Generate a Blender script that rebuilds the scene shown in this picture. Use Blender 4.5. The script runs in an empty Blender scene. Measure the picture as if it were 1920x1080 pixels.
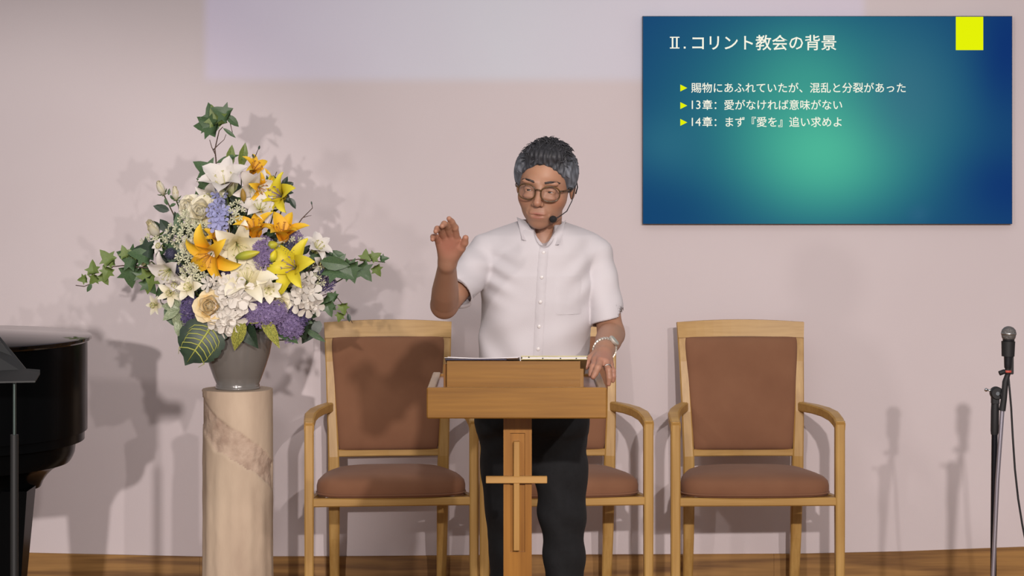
import bpy, math, random
import numpy as np
from mathutils import Vector, Matrix, Euler, noise
random.seed(7)
PI = math.pi
SC = bpy.context.scene
COL = SC.collection
# ------------------------------------------------------------------ camera, world, lights
F = 4216.0            # focal length in pixels of a 1920 px wide frame
CAMH = 1.575          # camera height, metres; horizon at pixel row 303
def W(px, py, y):     # a measured image point at a known distance y -> room coordinates
    return Vector(((px - 960) * y / F, y, CAMH - (py - 303) * y / F))
cam_d = bpy.data.cameras.new('camera'); cam = bpy.data.objects.new('camera', cam_d); COL.objects.link(cam)
cam.location = (0, 0, CAMH); cam.rotation_euler = (PI / 2, 0, 0)
cam_d.sensor_width = 36; cam_d.lens = F / 1920 * 36; cam_d.shift_y = -(540 - 303) / 1920
cam_d.clip_start = .1; cam_d.clip_end = 60
SC.camera = cam
SC.view_settings.view_transform = 'Standard'; SC.view_settings.look = 'None'
SC.view_settings.exposure = 0; SC.view_settings.gamma = 1; SC.view_settings.use_curve_mapping = False
wd = bpy.data.worlds.new('hall'); SC.world = wd; wd.use_nodes = True
wb = wd.node_tree.nodes['Background']; wb.inputs[0].default_value = (1.0, .95, .96, 1); wb.inputs[1].default_value = .245

def lamp(name, kind, loc, target, power, color, radius=.08, spot=None, blend=.3, size=None):
    d = bpy.data.lights.new(name, kind); d.energy = power; d.color = color
    if kind == 'AREA':
        d.shape = 'RECTANGLE'; d.size, d.size_y = size
    else:
        d.shadow_soft_size = radius
    if kind == 'SPOT':
        d.spot_size = spot; d.spot_blend = blend
    o = bpy.data.objects.new(name, d); COL.objects.link(o); o.location = loc
    o.rotation_euler = (Vector(target) - Vector(loc)).to_track_quat('-Z', 'Y').to_euler()
    return o
WARM = (1.0, .90, .86)
lamp('stage_spot_right', 'SPOT', (1.9, 0, 2.9), (1.2, 8.4, .4), 520, WARM, .045, math.radians(52), 1)
lamp('stage_spot_front', 'SPOT', (.75, 0, 2.85), (.85, 8.4, .55), 880, WARM, .06, math.radians(42), 1)
lamp('flower_spot', 'SPOT', (-1.06, 0, 1.82), (-2.0, 8.4, .62), 880, WARM, .04, math.radians(25), .6)
lamp('stage_spot_left', 'SPOT', (-2.7, .6, 2.6), (.3, 8.4, .4), 200, WARM, .12, math.radians(52), .6)
lamp('overhead_fill', 'AREA', (0, 4.2, 3.9), (0, 5.2, 0), 38, (1, .95, .94), size=(5, 3))  # soft area fill added overhead to raise the ambient level
# the hall projector: its picture lands on the upper wall
pj = lamp('hall_projector', 'SPOT', (.08, .5, 2.9), (.08, 8.4, 2.9), 420, (.78, .86, 1.0), .02, math.radians(60), .0)
pj.data.use_nodes = True
nt = pj.data.node_tree; em = nt.nodes['Emission']
ge = nt.nodes.new('ShaderNodeNewGeometry'); sx = nt.nodes.new('ShaderNodeSeparateXYZ')
nt.links.new(ge.outputs['Incoming'], sx.inputs[0])
def nmath(nt, op, a, b=None, c=None, clamp=False):
    n = nt.nodes.new('ShaderNodeMath'); n.operation = op; n.use_clamp = clamp
    for i, v in enumerate((a, b, c)):
        if v is None: continue
        if isinstance(v, (int, float)): n.inputs[i].default_value = v
        else: nt.links.new(v, n.inputs[i])
    return n.outputs[0]
ay = nmath(nt, 'ABSOLUTE', sx.outputs['Y'])
tx = nmath(nt, 'DIVIDE', sx.outputs['X'], sx.outputs['Y']); tz = nmath(nt, 'DIVIDE', sx.outputs['Z'], sx.outputs['Y'])
def step(v, a, b): return nmath(nt, 'DIVIDE', nmath(nt, 'SUBTRACT', v, a), b - a, clamp=True)
m1 = step(tx, -1.235 / 7.93, -1.225 / 7.93); m2 = step(tx, 1.245 / 7.93, 1.235 / 7.93)
m3 = step(tz, (1.868 - 2.9) / 7.93, (1.895 - 2.9) / 7.93)
nt.links.new(nmath(nt, 'MULTIPLY', nmath(nt, 'MULTIPLY', m1, m2), m3), em.inputs['Strength'])
vr = nt.nodes.new('ShaderNodeValToRGB'); vr.color_ramp.elements[0].color = (.30, .36, .95, 1); vr.color_ramp.elements[1].color = (.26, .36, .90, 1)
e = vr.color_ramp.elements.new(.45); e.color = (.06, .72, .98, 1)
nt.links.new(nmath(nt, 'MULTIPLY_ADD', tx, 3.2, .5, clamp=True), vr.inputs[0]); nt.links.new(vr.outputs[0], em.inputs['Color'])

# ------------------------------------------------------------------ materials
def lin(c):
    return tuple((v / 255 / 12.92 if v / 255 <= .04045 else ((v / 255 + .055) / 1.055) ** 2.4) for v in c)
def mat(name, c1, c2=None, rough=.6, scale=8, stretch=(1, 1, 1), detail=4, bump=0, bscale=60, metal=0, coat=0, spec=.5, sheen=0, sss=0, trans=0, coords='Object'):
    m = bpy.data.materials.new(name); m.use_nodes = True
    t = m.node_tree; N = t.nodes; L = t.links; b = N['Principled BSDF']
    b.inputs['Roughness'].default_value = rough; b.inputs['Metallic'].default_value = metal
    b.inputs['Coat Weight'].default_value = coat; b.inputs['Specular IOR Level'].default_value = spec
    b.inputs['Sheen Weight'].default_value = sheen; b.inputs['Transmission Weight'].default_value = trans
    if sss:
        b.inputs['Subsurface Weight'].default_value = sss; b.inputs['Subsurface Radius'].default_value = (.012, .005, .003); b.inputs['Subsurface Scale'].default_value = 1
    tc = N.new('ShaderNodeTexCoord'); mp = N.new('ShaderNodeMapping'); mp.inputs['Scale'].default_value = stretch
    L.new(tc.outputs[coords], mp.inputs[0])
    if c2 is not None:
        nz = N.new('ShaderNodeTexNoise'); nz.inputs['Scale'].default_value = scale; nz.inputs['Detail'].default_value = detail
        L.new(mp.outputs[0], nz.inputs['Vector'])
        cr = N.new('ShaderNodeValToRGB'); cr.color_ramp.elements[0].position = .32; cr.color_ramp.elements[1].position = .68
        cr.color_ramp.elements[0].color = (*lin(c1), 1); cr.color_ramp.elements[1].color = (*lin(c2), 1)
        L.new(nz.outputs[0], cr.inputs[0]); L.new(cr.outputs[0], b.inputs['Base Color'])
    else:
        b.inputs['Base Color'].default_value = (*lin(c1), 1)
    if bump:
        nb = N.new('ShaderNodeTexNoise'); nb.inputs['Scale'].default_value = bscale; nb.inputs['Detail'].default_value = 3
        L.new(mp.outputs[0], nb.inputs['Vector'])
        bp = N.new('ShaderNodeBump'); bp.inputs['Strength'].default_value = bump; bp.inputs['Distance'].default_value = .002
        L.new(nb.outputs[0], bp.inputs['Height']); L.new(bp.outputs[0], b.inputs['Normal'])
    return m
def wood(name, c1, c2, axis='Z', ring=9, rough=.42, dist=5, grain=.35):
    m = bpy.data.materials.new(name); m.use_nodes = True
    t = m.node_tree; N = t.nodes; L = t.links; b = N['Principled BSDF']; b.inputs['Roughness'].default_value = rough
    tc = N.new('ShaderNodeTexCoord'); mp = N.new('ShaderNodeMapping')
    s = {'X': (.05, 1, 1), 'Y': (1, .05, 1), 'Z': (1, 1, .05)}[axis]
    mp.inputs['Scale'].default_value = s; mp.inputs['Location'].default_value = (.13, .37, .21)
    L.new(tc.outputs['Object'], mp.inputs[0])
    nz = N.new('ShaderNodeTexNoise'); nz.inputs['Scale'].default_value = ring * 1.3; nz.inputs['Detail'].default_value = 1; nz.inputs['Distortion'].default_value = .3
    L.new(mp.outputs[0], nz.inputs['Vector'])
    w = nmath(t, 'MULTIPLY_ADD', nmath(t, 'SINE', nmath(t, 'MULTIPLY', nz.outputs[0], dist * 6.3)), .5, .5)
    n2 = N.new('ShaderNodeTexNoise'); n2.inputs['Scale'].default_value = 110; n2.inputs['Detail'].default_value = 3
    L.new(mp.outputs[0], n2.inputs['Vector'])
    f = nmath(t, 'ADD', nmath(t, 'MULTIPLY', w, grain), nmath(t, 'MULTIPLY', n2.outputs[0], 1 - grain), clamp=True)
    cr = N.new('ShaderNodeValToRGB'); cr.color_ramp.elements[0].position = .25; cr.color_ramp.elements[1].position = .75
    cr.color_ramp.elements[0].color = (*lin(c2), 1); cr.color_ramp.elements[1].color = (*lin(c1), 1)
    L.new(f, cr.inputs[0]); L.new(cr.outputs[0], b.inputs['Base Color'])
    bp = N.new('ShaderNodeBump'); bp.inputs['Strength'].default_value = .12; bp.inputs['Distance'].default_value = .001
    L.new(f, bp.inputs['Height']); L.new(bp.outputs[0], b.inputs['Normal'])
    return m
def ramp_mat(name, cols, rough=.5, axis='X', coords='Generated', nscale=30, namp=.15, sss=.0, bump=0):
    m = bpy.data.materials.new(name); m.use_nodes = True
    t = m.node_tree; N = t.nodes; L = t.links; b = N['Principled BSDF']; b.inputs['Roughness'].default_value = rough
    tc = N.new('ShaderNodeTexCoord'); sp = N.new('ShaderNodeSeparateXYZ'); L.new(tc.outputs[coords], sp.inputs[0])
    nz = N.new('ShaderNodeTexNoise'); nz.inputs['Scale'].default_value = nscale; L.new(tc.outputs['Object'], nz.inputs['Vector'])
    v = nmath(t, 'ADD', sp.outputs[axis], nmath(t, 'MULTIPLY', nmath(t, 'SUBTRACT', nz.outputs[0], .5), namp * 2))
    cr = N.new('ShaderNodeValToRGB'); L.new(v, cr.inputs[0])
    els = cr.color_ramp.elements
    for i, (p, c) in enumerate(cols):
        if i < 2: els[i].position = p; els[i].color = (*lin(c), 1)
        else: q = els.new(p); q.color = (*lin(c), 1)
    L.new(cr.outputs[0], b.inputs['Base Color'])
    if sss:
        b.inputs['Subsurface Weight'].default_value = sss; b.inputs['Subsurface Radius'].default_value = (.01, .006, .004); b.inputs['Subsurface Scale'].default_value = 1
    return m
def attr_mat(name, rough=.6, bump=0, bscale=300, sss=0, emit=False, coat=0, sheen=0):
    m = bpy.data.materials.new(name); m.use_nodes = True
    t = m.node_tree; N = t.nodes; L = t.links; b = N['Principled BSDF']; b.inputs['Roughness'].default_value = rough
    a = N.new('ShaderNodeAttribute'); a.attribute_name = 'Col'
    if emit:
        b.inputs['Base Color'].default_value = (0, 0, 0, 1); b.inputs['Specular IOR Level'].default_value = 0
        L.new(a.outputs['Color'], b.inputs['Emission Color']); b.inputs['Emission Strength'].default_value = 1
    else:
        L.new(a.outputs['Color'], b.inputs['Base Color'])
    if sss:
        b.inputs['Subsurface Weight'].default_value = sss; b.inputs['Subsurface Radius'].default_value = (.012, .005, .003); b.inputs['Subsurface Scale'].default_value = 1
    if bump:
        tc = N.new('ShaderNodeTexCoord'); nb = N.new('ShaderNodeTexNoise'); nb.inputs['Scale'].default_value = bscale; L.new(tc.outputs['Object'], nb.inputs['Vector'])
        bp = N.new('ShaderNodeBump'); bp.inputs['Strength'].default_value = bump; bp.inputs['Distance'].default_value = .001
        L.new(nb.outputs[0], bp.inputs['Height']); L.new(bp.outputs[0], b.inputs['Normal'])
    return m
def emis(name, c, k=1):
    m = bpy.data.materials.new(name); m.use_nodes = True; b = m.node_tree.nodes['Principled BSDF']
    b.inputs['Base Color'].default_value = (0, 0, 0, 1); b.inputs['Specular IOR Level'].default_value = 0
    b.inputs['Emission Color'].default_value = (*lin(c), 1); b.inputs['Emission Strength'].default_value = k
    return m

# ------------------------------------------------------------------ object helpers
def tag(o, label=None, cat=None, group=None, kind=None):
    if label: o['label'] = label
    if cat: o['category'] = cat
    if group: o['group'] = group
    if kind: o['kind'] = kind
    return o
def empty(name, loc=(0, 0, 0), rz=0):
    o = bpy.data.objects.new(name, None); COL.objects.link(o); o.location = loc; o.rotation_euler = (0, 0, rz); o.empty_display_size = .05
    return o
def mesh(name, vs, fs, m, smooth=True):
    me = bpy.data.meshes.new(name); me.from_pydata([tuple(v) for v in vs], [], [tuple(f) for f in fs]); me.materials.append(m)
    me.polygons.foreach_set('use_smooth', [smooth] * len(me.polygons)); me.update()
    return me
def link(name, me, parent=None, loc=(0, 0, 0)):
    o = bpy.data.objects.new(name, me); COL.objects.link(o); o.location = loc
    if parent: o.parent = parent
    return o
class MB:
    """collects shapes, then links them as one mesh object"""
    def __init__(s): s.v = []; s.f = []; s.c = []
    def add(s, vs, fs, col=None):
        n = len(s.v); s.v += [Vector(v) for v in vs]; s.f += [tuple(i + n for i in f) for f in fs]
        if col is not None: s.c += [col] * len(vs)
        return s
    def box(s, x0, x1, y0, y1, z0, z1, b=0, rot=None, piv=None):
        if b <= 0:
            vs = [(x, y, z) for z in (z0, z1) for y in (y0, y1) for x in (x0, x1)]
            fs = [(0, 2, 3, 1), (4, 5, 7, 6), (0, 1, 5, 4), (2, 6, 7, 3), (0, 4, 6, 2), (1, 3, 7, 5)]
        else:     # chamfered box: 24 vertices
            b = min(b, (x1 - x0) / 2.01, (y1 - y0) / 2.01, (z1 - z0) / 2.01)
            idx = {}; vs = []; fs = []
            X = (x0, x1); Y = (y0, y1); Z = (z0, z1)
            for i in (0, 1):
                for j in (0, 1):
                    for k in (0, 1):
                        for a in range(3):
                            p = [X[i], Y[j], Z[k]]
                            sgn = (b if i == 0 else -b, b if j == 0 else -b, b if k == 0 else -b)
                            for q in range(3):
                                if q != a: p[q] += sgn[q]
                            idx[(i, j, k, a)] = len(vs); vs.append(tuple(p))
            def q(a, s0):
                o = [t for t in range(3) if t != a]
                cyc = [(0, 0), (1, 0), (1, 1), (0, 1)]
                r = []
                for u, w in cyc:
                    kk = [0, 0, 0]; kk[a] = s0; kk[o[0]] = u; kk[o[1]] = w
                    r.append(idx[(*kk, a)])
                return r if (s0 == 1) == (a != 1) else r[::-1]
            for a in range(3):
                for s0 in (0, 1): fs.append(tuple(q(a, s0)))
            for a in range(3):      # edges
                o = [t for t in range(3) if t != a]
                for u in (0, 1):
                    for w in (0, 1):
                        k0 = [0, 0, 0]; k0[o[0]] = u; k0[o[1]] = w; k1 = list(k0); k1[a] = 1
                        f = (idx[(*k0, o[0])], idx[(*k1, o[0])], idx[(*k1, o[1])], idx[(*k0, o[1])]); fs.append(f)
            for i in (0, 1):
                for j in (0, 1):
                    for k in (0, 1): fs.append((idx[(i, j, k, 0)], idx[(i, j, k, 1)], idx[(i, j, k, 2)]))
            c = Vector(((x0 + x1) / 2, (y0 + y1) / 2, (z0 + z1) / 2)); out = []
            for f in fs:
                p = [Vector(vs[t]) for t in f]; n = (p[1] - p[0]).cross(p[2] - p[0]); mid = sum(p, Vector()) / len(p)
                out.append(f if n.dot(mid - c) > 0 else f[::-1])
            fs = out
        if rot is not None:
            piv = Vector(piv) if piv is not None else Vector(((x0 + x1) / 2, (y0 + y1) / 2, (z0 + z1) / 2))
            vs = [rot @ (Vector(v) - piv) + piv for v in vs]
        return s.add(vs, fs)
    def tube(s, pts, r, n=10, cap=True, flat=1.0):
        pts = [Vector(p) for p in pts]; m = len(pts)
        rs = r if isinstance(r, (list, tuple)) else [r] * m
        vs = []; fs = []; up = None
        for i, p in enumerate(pts):
            t = (pts[min(i + 1, m - 1)] - pts[max(i - 1, 0)]).normalized()
            if up is None: up = Vector((0, 0, 1)) if abs(t.z) < .9 else Vector((1, 0, 0))
            a = t.cross(up).normalized(); up2 = a.cross(t).normalized(); up = up2
            for k in range(n):
                an = 2 * PI * k / n; vs.append(p + a * math.cos(an) * rs[i] + up2 * math.sin(an) * rs[i] * flat)
        for i in range(m - 1):
            for k in range(n):
                fs.append((i * n + k, i * n + (k + 1) % n, (i + 1) * n + (k + 1) % n, (i + 1) * n + k))
        if cap: fs += [tuple(range(n))[::-1], tuple((m - 1) * n + k for k in range(n))]
        return s.add(vs, fs)
    def lathe(s, prof, n=32, c=(0, 0, 0), axis=None, cap=True):
        """prof: (radius, height); axis: direction of the turning axis"""
        c = Vector(c); R = Matrix.Identity(3) if axis is None else Vector(axis).normalized().to_track_quat('Z', 'Y').to_matrix()
        vs = [c + R @ Vector((r * math.cos(2 * PI * k / n), r * math.sin(2 * PI * k / n), h)) for r, h in prof for k in range(n)]
        fs = [(i * n + k, i * n + (k + 1) % n, (i + 1) * n + (k + 1) % n, (i + 1) * n + k) for i in range(len(prof) - 1) for k in range(n)]
        if cap: fs += [tuple(range(n))[::-1], tuple((len(prof) - 1) * n + k for k in range(n))]
        return s.add(vs, fs)
    def ball(s, c, r, n=12, m=8):
        rr = r if isinstance(r, (tuple, list)) else (r, r, r); c = Vector(c)
        vs = [c + Vector((0, 0, -rr[2]))]; fs = []
        for i in range(1, m):
            a = -PI / 2 + PI * i / m
            vs += [c + Vector((rr[0] * math.cos(a) * math.cos(2 * PI * k / n), rr[1] * math.cos(a) * math.sin(2 * PI * k / n), rr[2] * math.sin(a))) for k in range(n)]
        vs.append(c + Vector((0, 0, rr[2])))
        for k in range(n):
            fs.append((0, 1 + (k + 1) % n, 1 + k)); fs.append((len(vs) - 1, 1 + (m - 2) * n + k, 1 + (m - 2) * n + (k + 1) % n))
        for i in range(m - 2):
            for k in range(n): fs.append((1 + i * n + k, 1 + i * n + (k + 1) % n, 1 + (i + 1) * n + (k + 1) % n, 1 + (i + 1) * n + k))
        return s.add(vs, fs)
    def sweep(s, pts, wh, ups=None, b=0):
        """rectangular section wh=(w across, h along up) or a list of them, swept through pts"""
        pts = [Vector(p) for p in pts]; m = len(pts); vs = []; fs = []
        for i, p in enumerate(pts):
            t = (pts[min(i + 1, m - 1)] - pts[max(i - 1, 0)]).normalized()
            u = Vector(ups[i] if ups and isinstance(ups, list) else (ups or (0, 0, 1)))
            a = t.cross(u).normalized(); u = a.cross(t).normalized()
            w, h = wh[i] if isinstance(wh, list) else wh
            w /= 2; h /= 2; c = min(w, h) * .28
            for x, y in ((-w + c, -h), (w - c, -h), (w, -h + c), (w, h - c), (w - c, h), (-w + c, h), (-w, h - c), (-w, -h + c)): vs.append(p + a * x + u * y)
        n = 8
        for i in range(m - 1):
            for k in range(n): fs.append((i * n + k, i * n + (k + 1) % n, (i + 1) * n + (k + 1) % n, (i + 1) * n + k))
        fs += [tuple(range(n))[::-1], tuple((m - 1) * n + k for k in range(n))]
        return s.add(vs, fs)
    def build(s, name, m, parent=None, off=None, smooth=False, auto=None):
        off = Vector(off) if off is not None else Vector()
        me = mesh(name, [v - off for v in s.v], s.f, m, smooth)
        if s.c:
            a = me.color_attributes.new('Col', 'FLOAT_COLOR', 'POINT'); a.data.foreach_set('color', np.array([(*c, 1) for c in s.c], dtype=np.float32).ravel())
        if auto is not None: me.shade_auto(auto) if hasattr(me, 'shade_auto') else sharp(me, auto)
        return link(name, me, parent)
def sharp(me, ang):
    me.polygons.foreach_set('use_smooth', [True] * len(me.polygons)); me.set_sharp_from_angle(angle=ang)
AUTO = math.radians(35)
def lerp(a, b, t): return a + (b - a) * t
def interp(x, xs, ys): return float(np.interp(x, xs, ys))

# ------------------------------------------------------------------ setting
M_wall = mat('white_plaster', (226, 216, 218), (222, 211, 213), rough=.9, scale=1.5, bump=.12, bscale=220)
M_floor = wood('oak_floor', (170, 122, 66), (120, 80, 38), 'X', 6)
M_base = wood('oak_baseboard', (172, 128, 68), (122, 84, 40), 'X', 11, rough=.5, dist=4, grain=.4)
YW = 8.432            # face of the back wall
def struct(o): o['kind'] = 'structure'; return o
struct(MB().box(-4.2, 4.2, YW, YW + .15, 0, 3.8).build('wall_back', M_wall))
fl = struct(MB().box(-4.2, 4.2, 3.5, YW + .15, -.05, -.004).build('floor', M_floor))
for r in range(42):
    y0 = 3.55 + r * .118
    if y0 > YW: break
    x = -4.2 - random.random() * .8
    while x < 4.2:
        L = random.uniform(.9, 1.5)
        if y0 > 6.4 and x + L > -2.4 and x < 2.4 or y0 > 5.4 and abs(x + L / 2) < 1.6:
            MB().box(max(x, -4.2) + .001, min(x + L, 4.2) - .001, y0 + .001, min(y0 + .117, YW), -.004, random.uniform(-.0008, 0), .0008).build('plank', M_floor, fl)
        x += L
# baseboard boards: tops rise slightly towards both ends of the wall
bb_x = [-4.2, -2.3, -1.17, .98, 3.2, 4.2]
def bb_top(x):
    px = 960 + x * F / (YW - .015)
    py = interp(px, [-600, 60, 380, 700, 960, 1300, 1500, 1700, 1920, 2600], [1018, 1037.5, 1044.5, 1043.5, 1041, 1040, 1039, 1034.5, 1026, 1005])
    return CAMH - (py - 303) * (YW - .015) / F
bb = struct(empty('baseboard_back', (0, YW, 0)))
for a, b in zip(bb_x, bb_x[1:]):
    n = max(2, int((b - a) / .12)); m = MB(); vs = []; fs = []
    for i in range(n + 1):
        x = lerp(a + (.0008 if i == 0 else 0), b, i / n); h = bb_top(x)
        for y, z in ((-.015, 0), (-.015, h - .003), (-.012, h), (0, h), (0, 0)): vs.append((x, y, z))
    for i in range(n):
        for k in range(5): fs.append((i * 5 + k, (i + 1) * 5 + k, (i + 1) * 5 + (k + 1) % 5, i * 5 + (k + 1) % 5))
    fs += [(0, 1, 2, 3, 4), tuple(n * 5 + k for k in (4, 3, 2, 1, 0))]
    m.add(vs, fs).build('board', M_base, bb)

# ------------------------------------------------------------------ lecture slide: a picture-in-picture overlay, put on a glowing panel added at the wall
M_dark = mat('overlay_panel', (18, 22, 30), rough=.5)
YS = YW - .006
def S2(px, py, d=0): p = W(px, py, YS - .026); return Vector((p.x, p.y - d, p.z))
a = S2(1205, 420); b = S2(1898, 30)
scr = empty('slide_overlay', ((a.x + b.x) / 2, YW, a.z))
tag(scr, 'overlaid blue green slide with white Japanese writing, on an added flat panel', 'overlay')
so = scr.location.copy()
MB().box(a.x, b.x, YS - .0255, YW - .002, a.z, b.z).build('panel_body', M_dark, scr, so)
NX, NZ = 96, 54
vs = []; cs = []; fs = []
def gb(px, py, cx, cy, sx, sy): return math.exp(-((px - cx) / sx) ** 2 - ((py - cy) / sy) ** 2)
for j in range(NZ + 1):
    for i in range(NX + 1):
        px = lerp(1205.6, 1897.4, i / NX); py = lerp(419.6, 31, j / NZ)
        vs.append(S2(px, py, .0006) - so)
        c = np.array([22, 62, 112.])
        dx = abs(px - 1560) / 350; dy = abs(py - 230) / 215
        g0 = gb(px, py, 1530, 215, 290, 235)
        c = c + (np.array([44, 122, 128.]) - c) * min(1, g0 * 1.12)
        g1 = gb(px, py, 1545, 285, 150, 120); g2 = gb(px, py, 1500, 110, 110, 90) * .25
        c = c + (np.array([80, 186, 154.]) - c) * min(1, g1 * .92 + g2)
        c = c + (np.array([58, 108, 132.]) - c) * .6 * gb(px, py, 1700, 180, 90, 110)
        c = c + (np.array([48, 112, 132.]) - c) * .6 * gb(px, py, 1250, 270, 70, 60)
        c = c + (np.array([14, 46, 110.]) - c) * .8 * (gb(px, py, 1890, 90, 60, 130) + .8 * gb(px, py, 1890, 350, 90, 70))
        c = c + (np.array([20, 66, 110.]) - c) * .6 * gb(px, py, 1230, 400, 120, 60)
        c = c + (np.array([48, 100, 132.]) - c) * .5 * gb(px, py, 1722, 402, 18, 16)
        cs.append((*lin(c), 1))
for j in range(NZ):
    for i in range(NX):
        q = j * (NX + 1) + i; fs.append((q, q + 1, q + NX + 2, q + NX + 1))
me = mesh('slide', vs, fs, attr_mat('slide_light', emit=True))
at = me.color_attributes.new('Col', 'FLOAT_COLOR', 'POINT'); at.data.foreach_set('color', np.array(cs, dtype=np.float32).ravel())
link('slide', me, scr)
M_txt = emis('slide_white', (248, 246, 228)); M_yel = emis('slide_yellow', (228, 241, 8))
def text(name, body, x0, x1, yc, thick=0):
    cu = bpy.data.curves.new(name, 'FONT'); cu.body = body; cu.size = 1; cu.offset = thick; cu.resolution_u = 2
    o = bpy.data.objects.new(name, cu); COL.objects.link(o)
    bpy.context.view_layer.update()
    me = bpy.data.meshes.new_from_object(o.evaluated_get(bpy.context.evaluated_depsgraph_get())); me.name = name
    bpy.data.objects.remove(o)
    n = len(me.vertices); co = np.empty(n * 3); me.vertices.foreach_get('co', co); co = co.reshape(-1, 3)
    lo = co.min(0); hi = co.max(0); k = (S2(x1, yc).x - S2(x0, yc).x) / (hi[0] - lo[0])
    out = np.empty_like(co); c0 = S2(x0, yc, .0012) - so
    out[:, 0] = (co[:, 0] - lo[0]) * k + c0.x; out[:, 1] = c0.y; out[:, 2] = (co[:, 1] - (lo[1] + hi[1]) / 2) * k + c0.z
    me.vertices.foreach_set('co', out.ravel()); me.materials.clear(); me.materials.append(M_txt); me.update()
    return link(name, me, scr)
text('title_text', 'コリント教会の背景', 1298, 1568, 80, .008)
def srect(name, rects, m_):
    q = MB()
    for x_0, x_1, y_0, y_1 in rects: q.add([S2(x_0, y_1, .0012), S2(x_1, y_1, .0012), S2(x_1, y_0, .0012), S2(x_0, y_0, .0012)], [(0, 1, 2, 3)])
    return q.build(name, m_, scr, so)
srect('roman_numeral', [(1256, 1274, 69, 71), (1256, 1274, 89, 91), (1259.5, 1262.5, 71, 89), (1267.5, 1270.5, 71, 89)], M_txt)
srect('full_stop', [(1282, 1285.5, 87.5, 91)], M_txt)
text('text_line', '賜物にあふれていたが、混乱と分裂があった', 1296, 1698, 164.5, .006)
text('text_line', '章：愛がなければ意味がない', 1317, 1579, 196.5, .006); text('numerals', '13', 1297, 1313.5, 196.5)
text('text_line', '章：まず『愛を』追い求めよ', 1317, 1578, 228.5, .006); text('numerals', '14', 1297, 1314, 228.5)
for y in (165, 198, 229.5):
    MB().add([S2(1275.5, y - 6.5, .0012), S2(1275.5, y + 6.5, .0012), S2(1288.5, y, .0012)], [(0, 1, 2)]).build('bullet', M_yel, scr, so)
MB().add([S2(1792, 94, .0012), S2(1843.5, 94, .0012), S2(1843.5, 31.5, .0012), S2(1792, 31.5, .0012)], [(0, 1, 2, 3)]).build('yellow_tab', M_yel, scr, so)
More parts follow.
